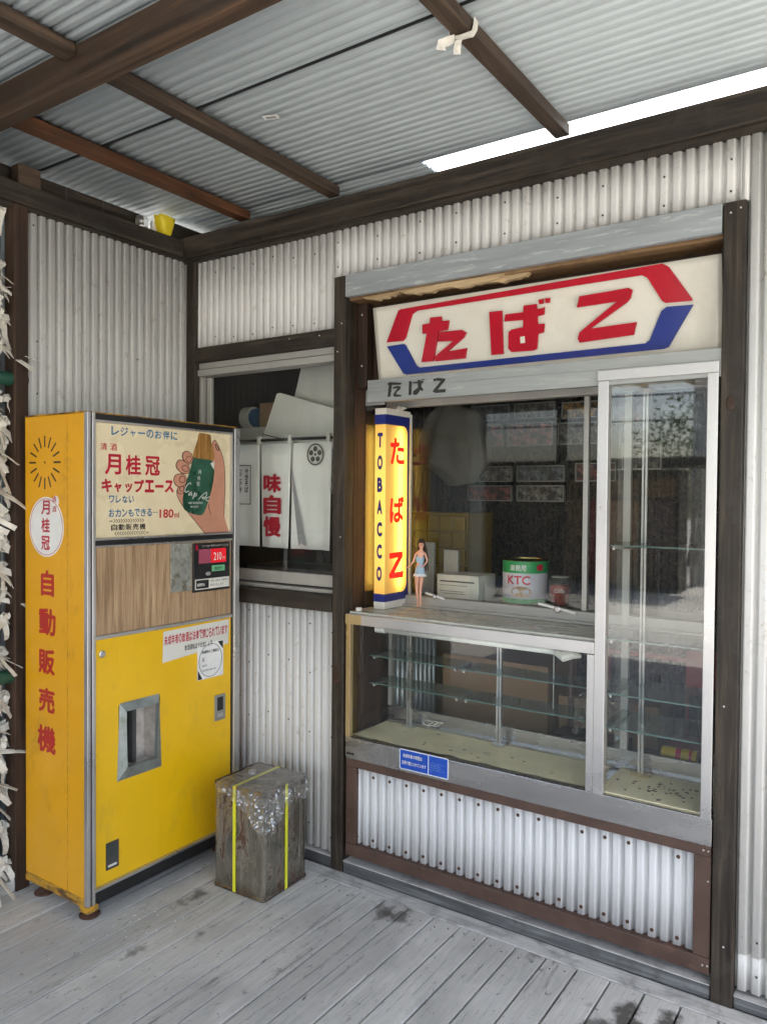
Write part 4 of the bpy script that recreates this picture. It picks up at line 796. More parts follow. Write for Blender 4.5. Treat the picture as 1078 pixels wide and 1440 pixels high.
MB().box(-2.3779, -2.3765, 2.153, 2.340, 1.130, 1.172).build('label_plate', 'offw', cu_)
MB().box(-2.3764, -2.3758, 2.157, 2.225, 1.134, 1.168).build('dark_label', 'black', cu_)
text('夜間停止', RT(-2.3758), 2.161, 2.204, 1.143, 1.156, 'white', cu_, d1=.0004, fat=.02)
text('11時～5時まで販売を', RT(-2.3765), 2.232, 2.334, 1.156, 1.166, 'bktext', cu_, d1=.0005)
text('停止いたします', RT(-2.3765), 2.232, 2.308, 1.139, 1.149, 'bktext', cu_, d1=.0005)
text('コインは一枚ずつ入れてください', C_, 2.190, 2.338, 1.301, 1.310, 'offw', cu_, d1=.0004)
MB().box(-2.3779, -2.3768, 2.156, 2.166, 1.290, 1.313).build('red_mark', 'red', cu_)
# stickers
s1 = P('warning_sticker', MB().prism([(1.995, .862), (2.345, .886), (2.349, .985), (2.342, .988), (2.000, .983)], V_, 0, .0008), 'offw', vm)
text_chars('未成年者の飲酒は法律で禁じられています', RT(-2.385), 2.003, 2.340, .928, .966, 'red', s1, fat=.03, d1=.0005, gap=.1)
text_chars('飲酒運転はやめましょう', RT(-2.385), 2.105, 2.255, .892, .914, 'bktext', s1, fat=.02, d1=.0005, gap=.1)
s2 = P('service_sticker', MB().box(-2.3858, -2.3846, 2.173, 2.316, .758, .905), 'white', vm)
MB().prism([(2.175, .76), (2.20, .76), (2.175, .80)], RT(-2.3846), 0, .0003).prism([(2.314, .903), (2.285, .903), (2.314, .868)], RT(-2.3846), 0, .0003).line([(2.2445+.063*math.cos(a), .832+.068*math.sin(a)) for a in [k*math.pi/18 for k in range(36)]], RT(-2.3846), .002, 0, .0006, True).build('sticker_corners', 'black', s2)
text('故障時のご連絡は', RT(-2.3846), 2.196, 2.290, .862, .876, 'bktext', s2, d1=.0005, fat=.02)
text('☎', RT(-2.3846), 2.196, 2.212, .832, .848, 'bktext', s2, d1=.0005)
text('電話番号', RT(-2.3846), 2.197, 2.225, .810, .817, 'bktext', s2, d1=.0005); text('自販機係', RT(-2.3846), 2.199, 2.275, .790, .797, 'bktext', s2, d1=.0005)
# delivery bay
by0, by1, bz0, bz1 = 1.796, 1.984, .471, .737
mb = MB()
o4 = [(by0-.008, bz0-.010), (by1+.008, bz0-.010), (by1-.003, bz1+.010), (by0+.003, bz1+.010)]; i4 = [(by0+.028, bz0+.036), (by1-.024, bz0+.036), (by1-.016, bz1-.022), (by0+.022, bz1-.022)]
for i in range(4):
    j = (i+1) % 4; d_o, d_i = -.0003, (.014 if i != 2 else .012)
    a, b_ = o4[i], o4[j]; c, d_ = i4[j], i4[i]
    mb.quad((VX+d_o, *a), (VX+d_o, *b_), (VX+d_i, *c), (VX+d_i, *d_)); mb.quad((VX+d_i, *d_), (VX+d_i, *c), (VX-.004, *c), (VX-.004, *d_))
bay = P('delivery_bay', mb, surf('worn_grey_bay_metal', (0.30, 0.33, 0.32), .2, .42, .6, scale=(9, 9, 9), dirt=(0.20, 0.22, 0.19), dirt_t=(.5, .7), dirt_s=(20, 20, 20), bump=.3), vm)
mb = MB(); X1 = VX-.004; X0 = VX-.085; ya, yb, za, zb2 = by0+.01, by1-.008, bz0+.02, bz1-.01
mb.quad((X0, ya, za), (X0, yb, za), (X0, yb, zb2), (X0, ya, zb2)).quad((X0, ya, za), (X1, ya, za), (X1, ya, zb2), (X0, ya, zb2)).quad((X0, yb, za), (X1, yb, za), (X1, yb, zb2), (X0, yb, zb2)).quad((X0, ya, za), (X1, ya, za), (X1, yb, za), (X0, yb, za)).quad((X0, ya, zb2), (X1, ya, zb2), (X1, yb, zb2), (X0, yb, zb2))
mb.build('bay_lining', surf('bay_lining_metal', (0.50, 0.46, 0.42), .3, .5, .2, scale=(9, 9, 9)), bay)
MB().box(VX-.078, VX-.066, by0+.012, by0+.085, bz0+.055, bz1-.02).build('white_flap', 'white', bay)
MB().box(VX-.083, VX-.045, by0+.095, by0+.112, bz0+.022, bz1-.012).build('divider', 'dkmetal', bay)
P('bay_back', MB().box(-2.56, -2.5165, by0-.02, by1+.02, bz0-.02, bz1+.02), 'black', vm)
cr = P('coin_return', MB().box(VX-.0008, VX+.004, 2.266, 2.326, .570, .678, b=.0015), surf('coin_return_metal', (0.33, 0.33, 0.30), .1, .4, .7), vm)
MB().box(VX+.0042, VX+.0046, 2.279, 2.312, .612, .668).build('coin_opening', 'black', cr); MB().box(VX+.0042, VX+.009, 2.281, 2.310, .585, .600, b=.001).build('coin_lip', 'alu', cr)
bd_ = P('maker_badge', MB().box(VX-.0008, VX+.002, 1.740, 1.795, .150, .250, b=.001), 'dkmetal', vm)
MB().box(VX+.0021, VX+.0026, 1.748, 1.785, .160, .168).build('badge_print', 'offw', bd_)
MB().line([(1.765+.014*math.cos(a), .212+.018*math.sin(a)) for a in [k*math.pi/8 for k in range(16)]], RT(VX+.002), .0022, 0, .0005, True).build('badge_mark', 'green', bd_)
lk = MB().lathe([(.013, 0), (.013, .003), (.009, .005), (.009, .0045), (.004, .0045)], (0, 0, 0), n=24).build('lock', 'alu', vm, local=True); lk.location = Vector((VX, 1.724, .942))-Vector((-2.57, 2.03, 0)); lk.rotation_euler = (0, rad(90), 0)
# side graphics
D_ = FR(1.656)
cx_, cz_ = -2.627, 1.629
for k_ in range(16):
    a = k_*math.pi/8; ca, sa = math.cos(a), math.sin(a)
    r0, r1 = .058, .096
    P('vent_slot', MB().line([(cx_+ca*r0, cz_+sa*r0), (cx_+ca*r1, cz_+sa*r1)], D_, .0065, 0, .0006), 'black', vm)
P('screw_hole', MB().prism([(cx_+.004*math.cos(a), cz_+.004*math.sin(a)) for a in [k*math.pi/5 for k in range(10)]], D_, 0, .0006), 'black', vm)
ell = lambda rx, rz: [(-2.618+rx*math.cos(a), 1.393+rz*math.sin(a)) for a in [k*math.pi/24 for k in range(48)]]
ov = P('oval_emblem', MB().prism(ell(.108, .110), D_, 0, .0008).prism([(-2.560+.020*math.cos(a), 1.488+.020*math.sin(a)) for a in [k*math.pi/8 for k in range(16)]], D_, 0, .0007), 'white', vm)
MB().line(ell(.101, .103), FR(1.6552), .0022, 0, .0004, True).build('emblem_ring', 'redside', ov)
for ch, (za, zb3) in zip('月桂冠', ((1.438, 1.490), (1.372, 1.426), (1.308, 1.360))): text(ch, FR(1.6552), -2.648, -2.594, za, zb3, 'red', ov, fat=.035, d1=.0005)
text('清', FR(1.6552), -2.580, -2.553, 1.484, 1.506, 'red', ov, d1=.0006, fat=.01); text('酒', FR(1.6552), -2.580, -2.553, 1.448, 1.470, 'red', ov, d1=.0006, fat=.01)
for ch, za, zb3, u0, u1 in (('自', 1.138, 1.234, -2.652, -2.570), ('動', .994, 1.094, -2.665, -2.560), ('販', .850, .944, -2.668, -2.566), ('売', .708, .800, -2.668, -2.566), ('機', .560, .660, -2.676, -2.560)):
    text(ch, D_, u0, u1, za, zb3, 'redside', vm, fat=.045, d1=.0006)
for (fx, fy) in ((-2.43, 1.70), (-2.71, 1.70), (-2.43, 2.34), (-2.71, 2.34)):
    P('foot', MB().lathe([(.036, .001), (.036, .007), (.024, .014), (.013, .022), (.013, .060), (.02, .061), (.02, .075)], (fx+.015, fy-.005, 0), n=24), 'rust', vm, smooth=False)
P('underframe', MB().box(-2.74, -2.40, 1.70, 2.37, .035, .052), 'black', vm)

# ================================================================== RUSTY TIN with straps and plastic
def tin_pt(a): return a
tn = thing('oil_tin', 'tall square rusty tin bound with yellow straps on the deck', 'tin', (-2.090, 2.235, 0), rz=rad(1.5))
H_ = .408; W_ = .1285
mb = MB(); n = 10; ring = []
def rr(wd, r, z):
    out = []
    for (sx, sy, a0) in ((1, 1, 0), (-1, 1, 90), (-1, -1, 180), (1, -1, 270)):
        for k in range(6):
            a = rad(a0+k*18); out.append((sx*(wd-r)+r*math.cos(a), sy*(wd-r)+r*math.sin(a), z))
    return out
rings = [rr(W_+.002, .016, .001), rr(W_+.002, .016, .010), rr(W_-.001, .016, .013), rr(W_-.001, .016, H_-.012), rr(W_+.002, .016, H_-.010), rr(W_+.002, .016, H_), rr(W_-.003, .016, H_), rr(W_-.003, .016, H_-.006)]
for k, rg in enumerate(rings):
    mb.v += [Vector(p) for p in rg]
for k in range(len(rings)-1):
    for i in range(24): a = k*24+i; b_ = k*24+(i+1) % 24; mb.f.append((a, b_, b_+24, a+24))
mb.f.append(tuple(range(24))[::-1]); mb.f.append(tuple((len(rings)-1)*24+i for i in range(24)))
for s in (-1, 1):   # pressed ribs
    for q in (-.095, -.085, .085, .095):
        mb.tube([(q, s*(W_-.0015), .03), (q, s*(W_-.0015), H_-.03)], .0022, n=8).tube([(s*(W_-.0015), q, .03), (s*(W_-.0015), q, H_-.03)], .0022, n=8)
tinb = mb.build('tin_body', 'tin', tn, local=True)
M['tinlid'] = surf('dark_rusty_lid', (0.075, 0.048, 0.030), .5, .55, .4, scale=(12, 12, 12), dirt=(0.22, 0.19, 0.15), dirt_t=(.5, .62), dirt_s=(16, 16, 16), bump=.5)
MB().box(-W_+.006, W_-.006, -W_+.006, W_-.006, H_-.0058, H_-.004).build('tin_lid', 'tinlid', tn, local=True)
mb = MB(); mb.tube([(-.10+.0, -.05, H_-.004), (-.085, -.05, H_+.008), (-.05, -.05, H_+.008), (-.035, -.05, H_-.004)], .003, n=6)
mb.build('carry_handle', 'dkmetal', tn, local=True)
MB().lathe([(.016, 0), (.017, .004), (.016, .012), (.010, .013)], (-.065, .02, H_-.004), n=20).build('spout_cap', 'alud', tn, local=True)
def strap(ax, u):
    mb = MB(); hw = .0075; r = W_+.0025; zt = H_+.0016
    path = [(-r, .004), (-r, zt), (r, zt), (r, .004)]
    for i in ((0, 1, 2) if ax == 'y' else (0, 2)):
        a, b_ = path[i], path[i+1]
        if ax == 'y': q = [(u-hw, a[0], a[1]), (u+hw, a[0], a[1]), (u+hw, b_[0], b_[1]), (u-hw, b_[0], b_[1])]
        else: q = [(a[0], u-hw, a[1]), (a[0], u+hw, a[1]), (b_[0], u+hw, b_[1]), (b_[0], u-hw, b_[1])]
        mb.quad(*q)
    o = mb.build('strap', 'strap', tn, local=True); solid(o, .0008); return o
strap('y', -.018); strap('x', -.002)
# crumpled plastic film draped over the tin
mb = MB(); NU, NV = 74, 74; random.seed(4)
cT, sT = math.cos(rad(1.5)), math.sin(rad(1.5))
def drape(u, v):
    # u,v on unfolded sheet (m), centred on the lid
    W = W_+.004; x, y, z = u, v, H_+.004
    dx = max(0, abs(u)-W); dy = max(0, abs(v)-W)
    x = math.copysign(min(abs(u), W+.003+dx*.10+dy*.05), u); y = math.copysign(min(abs(v), W+.003+dy*.10+dx*.05), v); z -= (dx+dy)*.98
    p = Vector((u*15, v*15, 1.3)); a = abs(noise.noise(p))+.6*abs(noise.noise(p*2.3))+.35*abs(noise.noise(p*5.1))
    b2 = noise.noise(p*1.7+Vector((5, 1, 2)))
    amp = .020 if (dx+dy) > 0 else .006
    if dx > 0: x += math.copysign(a*amp, u)
    if dy > 0: y += math.copysign(a*amp, v)
    z += a*.008*(1 if dx+dy == 0 else 0)+b2*.006*(dx+dy > 0)
    return Vector((x, y, max(z, .02)))
idx = {}
for i in range(NU):
    for j in range(NV):
        u = -.105+(.40)*i/(NU-1); v = -.315+(.43)*j/(NV-1)
        # ragged outline: hangs low over the front right corner
        dxc = max(0, u-W_); dyc = max(0, -v-W_)
        lim = .085+.06*noise.noise(Vector((u*7, v*7, 9)))
        side = dxc if dxc > dyc else dyc
        t = (u+.1)/.21 if dyc > 0 and dxc == 0 else 1
        if dyc > 0 and dxc == 0: lim = .03+.11*max(0, t)**1.6+.02*noise.noise(Vector((u*20, 0, 1)))
        if dxc > 0 and dyc == 0: lim = .055+.10*max(0, 1-(v+W_)/.16)**1.5+.02*noise.noise(Vector((v*20, 0, 4)))+ (.02)
        if dxc > 0 and dyc > 0: lim = .15; side = dxc+dyc
        if side > lim: continue
        idx[i, j] = len(mb.v); mb.v.append(drape(u, v))
for i in range(NU-1):
    for j in range(NV-1):
        q = [(i, j), (i+1, j), (i+1, j+1), (i, j+1)]
        if all(k in idx for k in q): mb.f.append(tuple(idx[k] for k in q))
for k in range(len(mb.v)):
    p = mb.v[k]; mb.v[k] = Vector((-2.090+p.x*cT-p.y*sT, 2.235+p.x*sT+p.y*cT, p.z))
tag(mb.build('plastic_film', 'plastic', smooth=False), 'crumpled clear plastic film draped over the rusty tin', 'plastic film')
# debris on the deck
mb = MB(); random.seed(8)
for i in range(26):
    mb.lathe([(.002, 0), (random.uniform(.0015, .004), .001), (.001, .003)], (random.gauss(-2.2, .12), random.gauss(1.78, .12), .0012), n=6, sx=random.uniform(.7, 1.6))
tag(mb.build('white_crumbs', 'white'), 'scattered white crumbs on the deck in front of the vending machine', 'crumbs', kind='stuff')
# ================================================================== DOLL
dl = thing('doll', 'small doll with long dark hair and pale blue dress standing beside the lit lamp', 'doll', (-1.664, 2.712, 1.0550), rz=rad(22))
V3 = [(-.008, -.001, .004), (-.005, .004, .020), (-.011, .004, .078), (-.010, .004, .145),     # 0-3 image-left leg
      (.002, -.001, .004), (.005, .004, .020), (.0035, .006, .078), (.010, .004, .145),    # 4-7 other leg
      (0.0, .004, .160), (-.001, .004, .186), (.003, .003, .213), (.005, .004, .230), (.007, .002, .243), (.0065, .000, .262), (.0065, .001, .272),  # 8-14 spine, head
      (-.016, .004, .224), (-.025, .002, .194), (-.041, -.010, .171), (-.048, -.014, .168),   # 15-18 arm
      (.023, .005, .224), (.031, .009, .197), (.019, -.006, .176), (.012, -.010, .172)]  # 19-22 arm on hip
RR = [.0035, .0042, .0068, .0115, .0035, .0042, .0066, .0115, .0165, .0115, .0150, .0125, .0055, .0125, .0105, .0058, .0046, .0030, .0024, .0058, .0046, .0030, .0024]
EE = [(0, 1), (1, 2), (2, 3), (3, 8), (4, 5), (5, 6), (6, 7), (7, 8), (8, 9), (9, 10), (10, 11), (11, 12), (12, 13), (13, 14), (11, 15), (15, 16), (16, 17), (17, 18), (11, 19), (19, 20), (20, 21), (21, 22)]
for root_, dirx in ((18, -1), (22, -1)):
    b0 = Vector(V3[root_])
    for q in range(4):
        k = len(V3); V3.append(tuple(b0+Vector((dirx*.005, -.001, (q-1.5)*.0014)))); V3.append(tuple(b0+Vector((dirx*(.0085-.0008*abs(q-1.3)), -.002, (q-1.5)*.0020)))); RR += [.0008, .0006]; EE += [(root_, k), (k, k+1)]
    k = len(V3); V3.append(tuple(b0+Vector((dirx*.002, -.003, .003)))); V3.append(tuple(b0+Vector((dirx*.005, -.004, .0045)))); RR += [.0009, .0007]; EE += [(root_, k), (k, k+1)]
me = bpy.data.meshes.new('body'); me.from_pydata(V3, EE, []); bo = bpy.data.objects.new('body', me); col.objects.link(bo); bo.parent = dl; ORG[bo.name] = Vector((0, 0, 0))
sk = bo.modifiers.new('skin', 'SKIN'); 
for i, vv in enumerate(me.skin_vertices[0].data): vv.radius = (RR[i], RR[i]); vv.use_root = (i == 8)
sb = bo.modifiers.new('sub', 'SUBSURF'); sb.levels = 2; sb.render_levels = 2
bpy.context.view_layer.update()
me2 = bpy.data.meshes.new_from_object(bo.evaluated_get(bpy.context.evaluated_depsgraph_get())); bo.modifiers.clear(); bo.data = me2; me2.materials.clear(); me2.materials.append(M['skin'])
for p in me2.polygons: p.use_smooth = True
MB().lathe([(.0135, .218), (.0165, .214), (.0180, .205), (.0155, .192), (.0130, .184), (.0150, .176), (.0195, .160), (.0210, .146), (.0225, .138)], (.001, .004, 0), n=24, sy=.8).lathe([(.0095, .231), (.012, .226), (.0145, .219)], (.005, .004, 0), n=20, sy=.8).build('dress', 'dress', dl, smooth=True, local=True)
mb = MB(); n = 40
for k in range(n):
    a = 2*math.pi*k/n
    for (r, z) in ((.0215, .143), (.0250+.0022*math.sin(a*9), .137), (.0265+.003*math.sin(a*9+1), .1325)): mb.v.append(Vector((.001+r*math.cos(a), .004+r*.85*math.sin(a), z+.001*math.sin(a*7))))
for k in range(n):
    for j in range(2): a = k*3+j; b_ = ((k+1) % n)*3+j; mb.f.append((a, b_, b_+1, a+1))
solid(mb.build('lace_hem', 'lace', dl, local=True), .0006)
mb = MB(); random.seed(6)
for i in range(90):
    a = rad(random.uniform(-30, 210)); rx, ry = .0125, .012
    p0 = Vector((.0065+rx*.55*math.cos(a), .003+ry*.6*math.sin(a), .2835+random.uniform(-.002, .001))); p1 = Vector((.0065+rx*1.12*math.cos(a), .003+ry*1.1*max(-.15, math.sin(a)), .268)); 
    ln = random.uniform(.05, .115) if math.cos(a) > -.2 else random.uniform(.03, .06)
    p2 = p1+Vector((.004*math.cos(a)+.003, .004, -.03)); p3 = p1+Vector((.006*math.cos(a)+.008, .007, -ln))
    mb.tube([p0, p1, p2, p3], [.0025, .0028, .0028, .0012], n=5)
for i in range(14):
    a = rad(180+i*14); mb.tube([(.0065+.004*math.cos(a), .002, .2855), (.0065+.0125*math.cos(a), .002+.010*math.sin(a)*.6, .277)], [.003, .0025], n=5)
mb.build('hair', 'hair', dl, local=True)
mb = MB()
for sx in (-.0045, .0045): mb.lathe([(.0022, 0), (.0020, .0006)], (0, 0, 0), n=10); 
mb.v = mb.v[:0]; mb.f = []
for sx in (-.0042, .0046):
    k = len(mb.v); c = Vector((.0062+sx, -.0124, .264)); mb.v += [c+Vector((.0021*math.cos(a), abs(sx)*.12, .0013*math.sin(a))) for a in [k2*math.pi/5 for k2 in range(10)]]; mb.f.append(tuple(range(k, k+10)))
solid(mb.build('eyes', 'hair', dl, local=True), .0006)
mb = MB(); c = Vector((.0064, -.0118, .2565)); mb.v = [c+Vector((.0022*math.cos(a), 0, .0009*math.sin(a))) for a in [k2*math.pi/5 for k2 in range(10)]]; mb.f = [tuple(range(10))]
solid(mb.build('lips', 'red', dl, local=True), .0006)
mb = MB(); mb.tube([(.0064, -.0115, .2625), (.0064, -.0140, .2598)], [.0008, .0013], n=8); mb.build('nose', 'skin', dl, local=True)

# ================================================================== FOOD CAN
kx, ky, kz, kr, kh = -1.325, 3.00, 1.078, .093, .180
# the can stands on the ledge behind the counter window
ledge = tag(MB().box(-1.86, -.48, 2.802, 3.12, 1.055, 1.0775, b=.002).build('inner_ledge', surf('inner_ledge_board', (.16, .15, .13), .2, .6)), 'low inner shelf board just behind the counter window', 'shelf board')
for xx in (-1.7, -.7): pass
M['canw'] = plain('white_can_print', (.62, .60, .66), .35); M['cang'] = plain('green_can_print', (.02, .30, .09), .35); M['canr'] = plain('red_can_print', (.55, .02, .05), .35)
kc = thing('food_can', 'large food can with green and white label standing behind the counter window', 'can', (kx, ky, kz))
P('can_body', MB().lathe([(kr, .004), (kr, kh-.004)], (kx, ky, kz), n=48), 'canw', kc, smooth=False)
kcb = [o for o in col.objects if o.parent == kc][0]
for p in kcb.data.polygons: p.use_smooth = len(p.vertices) == 4
P('green_band', MB().lathe([(kr+.0006, kh-.052), (kr+.0006, kh-.004)], (kx, ky, kz), n=48).lathe([(kr+.0006, .004), (kr+.0006, .024)], (kx, ky, kz), n=48), 'cang', kc)
P('rim', MB().lathe([(kr, 0), (kr+.003, .002), (kr, .005)], (kx, ky, kz), n=48).lathe([(kr, kh-.004), (kr+.003, kh-.001), (kr+.002, kh), (kr-.004, kh), (kr-.006, kh-.010)], (kx, ky, kz), n=48), 'brass', kc)
fa = math.atan2(0-ky, 0-kx)   # direction that faces the viewer
def CY(c0, r_): return lambda u, v, d: (kx+(r_+d)*math.cos(c0+u/r_), ky+(r_+d)*math.sin(c0+u/r_), kz+v)
F_ = CY(fa-.10, kr)
text('業務用', F_, -.055, .012, kh-.043, kh-.018, 'white', kc, d1=.0014, fat=.02)
text('KTC', F_, -.068, .030, .082, .118, 'canr', kc, d1=.0012, fat=.03)
mb = MB()
def disc(fr, cu0, cv0, rx, ry, d, mb):
    k = len(mb.v); N = 28; mb.v.append(Vector(fr(cu0, cv0, d))); mb.v += [Vector(fr(cu0+rx*math.cos(2*math.pi*i/N), cv0+ry*math.sin(2*math.pi*i/N), d)) for i in range(N)]
    mb.f += [(k, k+1+i, k+1+(i+1) % N) for i in range(N)]
disc(F_, -.008, .053, .042, .023, .001, mb)
P('food_picture', mb, surf('printed_food_picture', (.30, .17, .09), .6, .5, scale=(40, 40, 40), dirt=(.55, .42, .28), dirt_t=(.45, .6), dirt_s=(90, 90, 60)), kc)
mb = MB(); disc(F_, .072, kh-.028, .016, .014, .0016, mb); P('red_badge', mb, 'canr', kc)
# cola glass
gx, gy = -1.165, 2.98
gk = thing('drink_glass', 'small clear printed drinking glass with red contents beside the food can', 'glass', (gx, gy, kz))
P('tumbler', MB().lathe([(.030, .001), (.040, .02), (.044, .07), (.042, .10), (.034, .116), (.032, .118)], (gx, gy, kz), n=28), 'shelfgl', gk, smooth=True)
P('red_fill', MB().lathe([(.026, .004), (.036, .02), (.040, .07), (.038, .085)], (gx, gy, kz), n=28), surf('red_brown_fill', (.50, .05, .04), .5, .3, scale=(20, 20, 20)), gk, smooth=True)
P('rim', MB().lathe([(.034, .1165), (.035, .119), (.031, .119)], (gx, gy, kz), n=28), 'white', gk)
fg = math.atan2(-gy, -gx); GY = lambda u, v, d: (gx+(.0455+d)*math.cos(fg+u/.045), gy+(.0455+d)*math.sin(fg+u/.045), kz+v)
text('Cola', GY, -.024, .018, .058, .074, 'white', gk, d1=.0006, fat=.01)
# wing handle on the window track
wl_ = thing('window_latch', 'slim white latch bar with a round bolt at the foot of the counter window', 'latch', (-1.10, 2.76, 1.098))
mb = MB(); mb.box(-.075, .075, -.006, .006, -.005, .005, b=.002, T=Matrix.Translation((-1.085, 2.75, 1.103)) @ Matrix.Rotation(rad(9), 4, 'Y'))
P('bar', mb, 'white', wl_); lt = MB().lathe([(.013, 0), (.013, .006), (.008, .009), (.004, .009)], (0, 0, 0), n=20).build('bolt', 'alu', wl_, local=True); lt.location = (.02, -.018, .002); lt.rotation_euler = (rad(90), 0, 0)
w2 = copy_tree(wl_); w2.location = (-1.62, 2.76, 1.103); w2['label'] = 'small latch bolt at the foot of the counter window, just right of the doll'
w2.scale = (.6, 1, .8)
# ================================================================== THINGS IN THE ROOM
def card_box(name, lab, cat, x0, x1, y0, y1, z0, z1, mat, rz=0, lid=True, group=None):
    c = Vector(((x0+x1)/2, (y0+y1)/2, z0)); t = thing(name, lab, cat, c, group); 
    P('carton', MB().box(x0, x1, y0, y1, z0, z1, b=.003), mat, t)
    P('flap', MB().box(x0+.002, c.x-.001, y0-.0015, y1, z1-.0005, z1+.003).box(c.x+.001, x1-.002, y0-.0015, y1, z1-.0003, z1+.0035), mat, t)
    if rz: t.rotation_euler = (0, 0, rad(rz))
    return t
wb = card_box('small_box', 'small white printed carton behind the counter window left of the food can', 'box', -1.69, -1.49, 2.90, 3.06, 1.078, 1.178, 'offw')
P('printed_lines', MB().box(-1.675, -1.51, 2.8993, 2.8996, 1.150, 1.156).box(-1.675, -1.54, 2.8993, 2.8996, 1.135, 1.137).box(-1.675, -1.56, 2.8993, 2.8996, 1.110, 1.112).box(-1.66, -1.55, 2.8993, 2.8996, 1.100, 1.102), 'dkmetal', wb)
card_box('cardboard_box', 'brown cardboard box on the room floor seen through the display case', 'box', -1.80, -1.28, 3.15, 3.5, .002, .78, 'card')
card_box('low_cardboard_box', 'lower brown cardboard box beside the tall one, seen through the display case', 'box', -1.26, -.85, 3.2, 3.5, .002, .66, 'card', rz=6)
# brown uprights, grey pipes in the room seen through the case
for i, (x, y, r, mt, lab) in enumerate(((-1.12, 3.0, .012, 'brown', 'thin brown upright pole standing behind the display case'), (-2.15, 3.45, .05, 'gal', 'thick grey pipe standing left of the brown boxes'), (-1.98, 3.55, .045, 'gal', 'slimmer grey pipe standing against the brown boxes'))):
    tag(MB().tube([(x, y, .002), (x, y, 1.0 if r > .02 else 1.05)], r, n=14).build('upright_pipe' if r > .02 else 'upright_pole', mt, smooth=False), lab, 'pipe' if r > .02 else 'pole')
# galvanised sheet left of the case
mb = MB(); corr(mb, lambda u, v, d: (-1.868+.03+d, u, v), 2.80, 3.15, .10, 1.04, ph=.3); tag(solid(mb.build('inner_corrugated_panel', 'gal', smooth=True), .001), 'upright galvanised corrugated panel behind the left end of the display case', 'panel')
# yellow crate wall
yc = thing('yellow_crate', 'bright yellow bottle crates stacked low behind the lit lamp', 'crate', (-2.05, 3.55, 0))
mb = MB()
for i in range(6):
    for j in range(4): mb.box(-2.30+i*.075+.003, -2.30+(i+1)*.075-.003, 3.45, 3.49, 1.08+j*.085+.004, 1.08+(j+1)*.085-.004, b=.003)
mb.box(-2.31, -1.85, 3.475, 3.75, 0.002, 1.43)
P('crate_wall', mb, plain('yellow_plastic', (.25, .155, .01), .4), yc)
for i, (x, z, hh) in enumerate(((-1.79, 1.079, .23), (-1.68, 1.079, .20))):
    tag(MB().box(x-.035, x+.035, 2.98+.02*i, 3.0+.02*i, z, z+hh, b=.002).build('grey_booklet', 'alud'), ('taller' if i == 0 else 'shorter')+' pale grey folder standing upright behind the doll', 'folder')
# yellow plastic sack hung high
mb = MB(); mb.lathe([(.01, 2.03), (.05, 1.98), (.13, 1.90), (.19, 1.78), (.19, 1.68), (.10, 1.60), (.02, 1.58)], (-1.83, 3.3, 0), n=40, sy=.5)
for v in mb.v: v += Vector((noise.noise(v*9)*.06, noise.noise(v*14+Vector((3, 0, 0)))*.07, noise.noise(v*7)*.05))
mb.tube([(-1.83, 3.3, 1.92), (-1.83, 3.3, 2.5)], .003, n=5)
tag(mb.build('hanging_sack', surf('beige_sack_cloth', (.085, .075, .06), .4, .8), smooth=True), 'pale beige sack hanging in the dark room behind the counter window', 'sack')
# pasted prints and boxed goods on the back wall
random.seed(21)
cols_ = [(.30, .28, .25), (.50, .22, .20), (.50, .30, .08), (.20, .22, .24), (.36, .14, .12)]
names = []
specs = [(-2.12, 2.07, .26, .10, 0), (-1.82, 2.07, .26, .10, 2), (-1.52, 2.06, .24, .10, 0), (-2.13, 1.95, .24, .09, 3), (-1.86, 1.95, .24, .09, 0), (-1.58, 1.94, .26, .09, 2), (-2.20, 1.80, .27, .13, 1), (-1.90, 1.80, .27, .13, 1), (-1.60, 1.80, .24, .12, 0), (-2.15, 1.60, .28, .09, 0), (-1.84, 1.60, .28, .09, 3), (-1.50, 1.60, .22, .10, 4), (-2.15, 1.49, .28, .09, 4), (-1.84, 1.49, .28, .09, 0), (-1.30, 1.9, .2, .16, 4), (-1.25, 1.66, .2, .14, 0), (-1.1, 2.05, .24, .1, 2)]
for i, (x, z, wd, h_, c_) in enumerate(specs):
    t = thing('packed_goods_tray', 'dim flat packet pinned in rows on the back wall of the shop', 'packet', (x, 4.08, z), 'packets pinned in rows on the back wall')
    mt = surf('packet_print_%d' % c_, cols_[c_], .5, .6, scale=(20, 20, 20), dirt=(.08, .07, .07), dirt_t=(.45, .55), dirt_s=(45, 45, 45)) if ('packet_print_%d' % c_) not in bpy.data.materials else bpy.data.materials['packet_print_%d' % c_]
    P('frame', MB().box(x, x+wd, 4.03, 4.05, z, z+.006).box(x, x+wd, 4.03, 4.05, z+h_-.006, z+h_).box(x, x+.006, 4.03, 4.05, z+.006, z+h_-.006).box(x+wd-.006, x+wd, 4.03, 4.05, z+.006, z+h_-.006), 'alud', t)
    P('print', MB().box(x+.007, x+wd-.007, 4.04, 4.055, z+.007, z+h_-.007), mt, t)
# red chair
rc = thing('red_chair', 'red chair in the dark room seen through the glass tower', 'chair', (-.72, 3.5, .0))
M['redch'] = plain('red_chair_plastic', (.45, .03, .03), .4)
P('backrest', MB().box(-.82, -.64, 3.60, 3.62, .64, .84, b=.006), 'redch', rc); P('seat', MB().box(-.88, -.58, 3.3, 3.6, .43, .46, b=.006), 'redch', rc)
for (xx, yy) in ((-.86, 3.32), (-.60, 3.32), (-.81, 3.61), (-.65, 3.61)): P('leg', MB().tube([(xx, yy, .001), (xx, yy, .43 if yy < 3.5 else .66)], .009, n=8), 'redch', rc)
tag(MB().box(-1.25, -.55, 3.70, 3.73, .765, .785, b=.002).box(-1.22, -1.19, 3.70, 3.73, .002, .765).box(-.60, -.57, 3.70, 3.73, .002, .765).build('red_rail', 'redch'), 'thin red rail on legs crossing the dark room behind the red chair', 'rail')
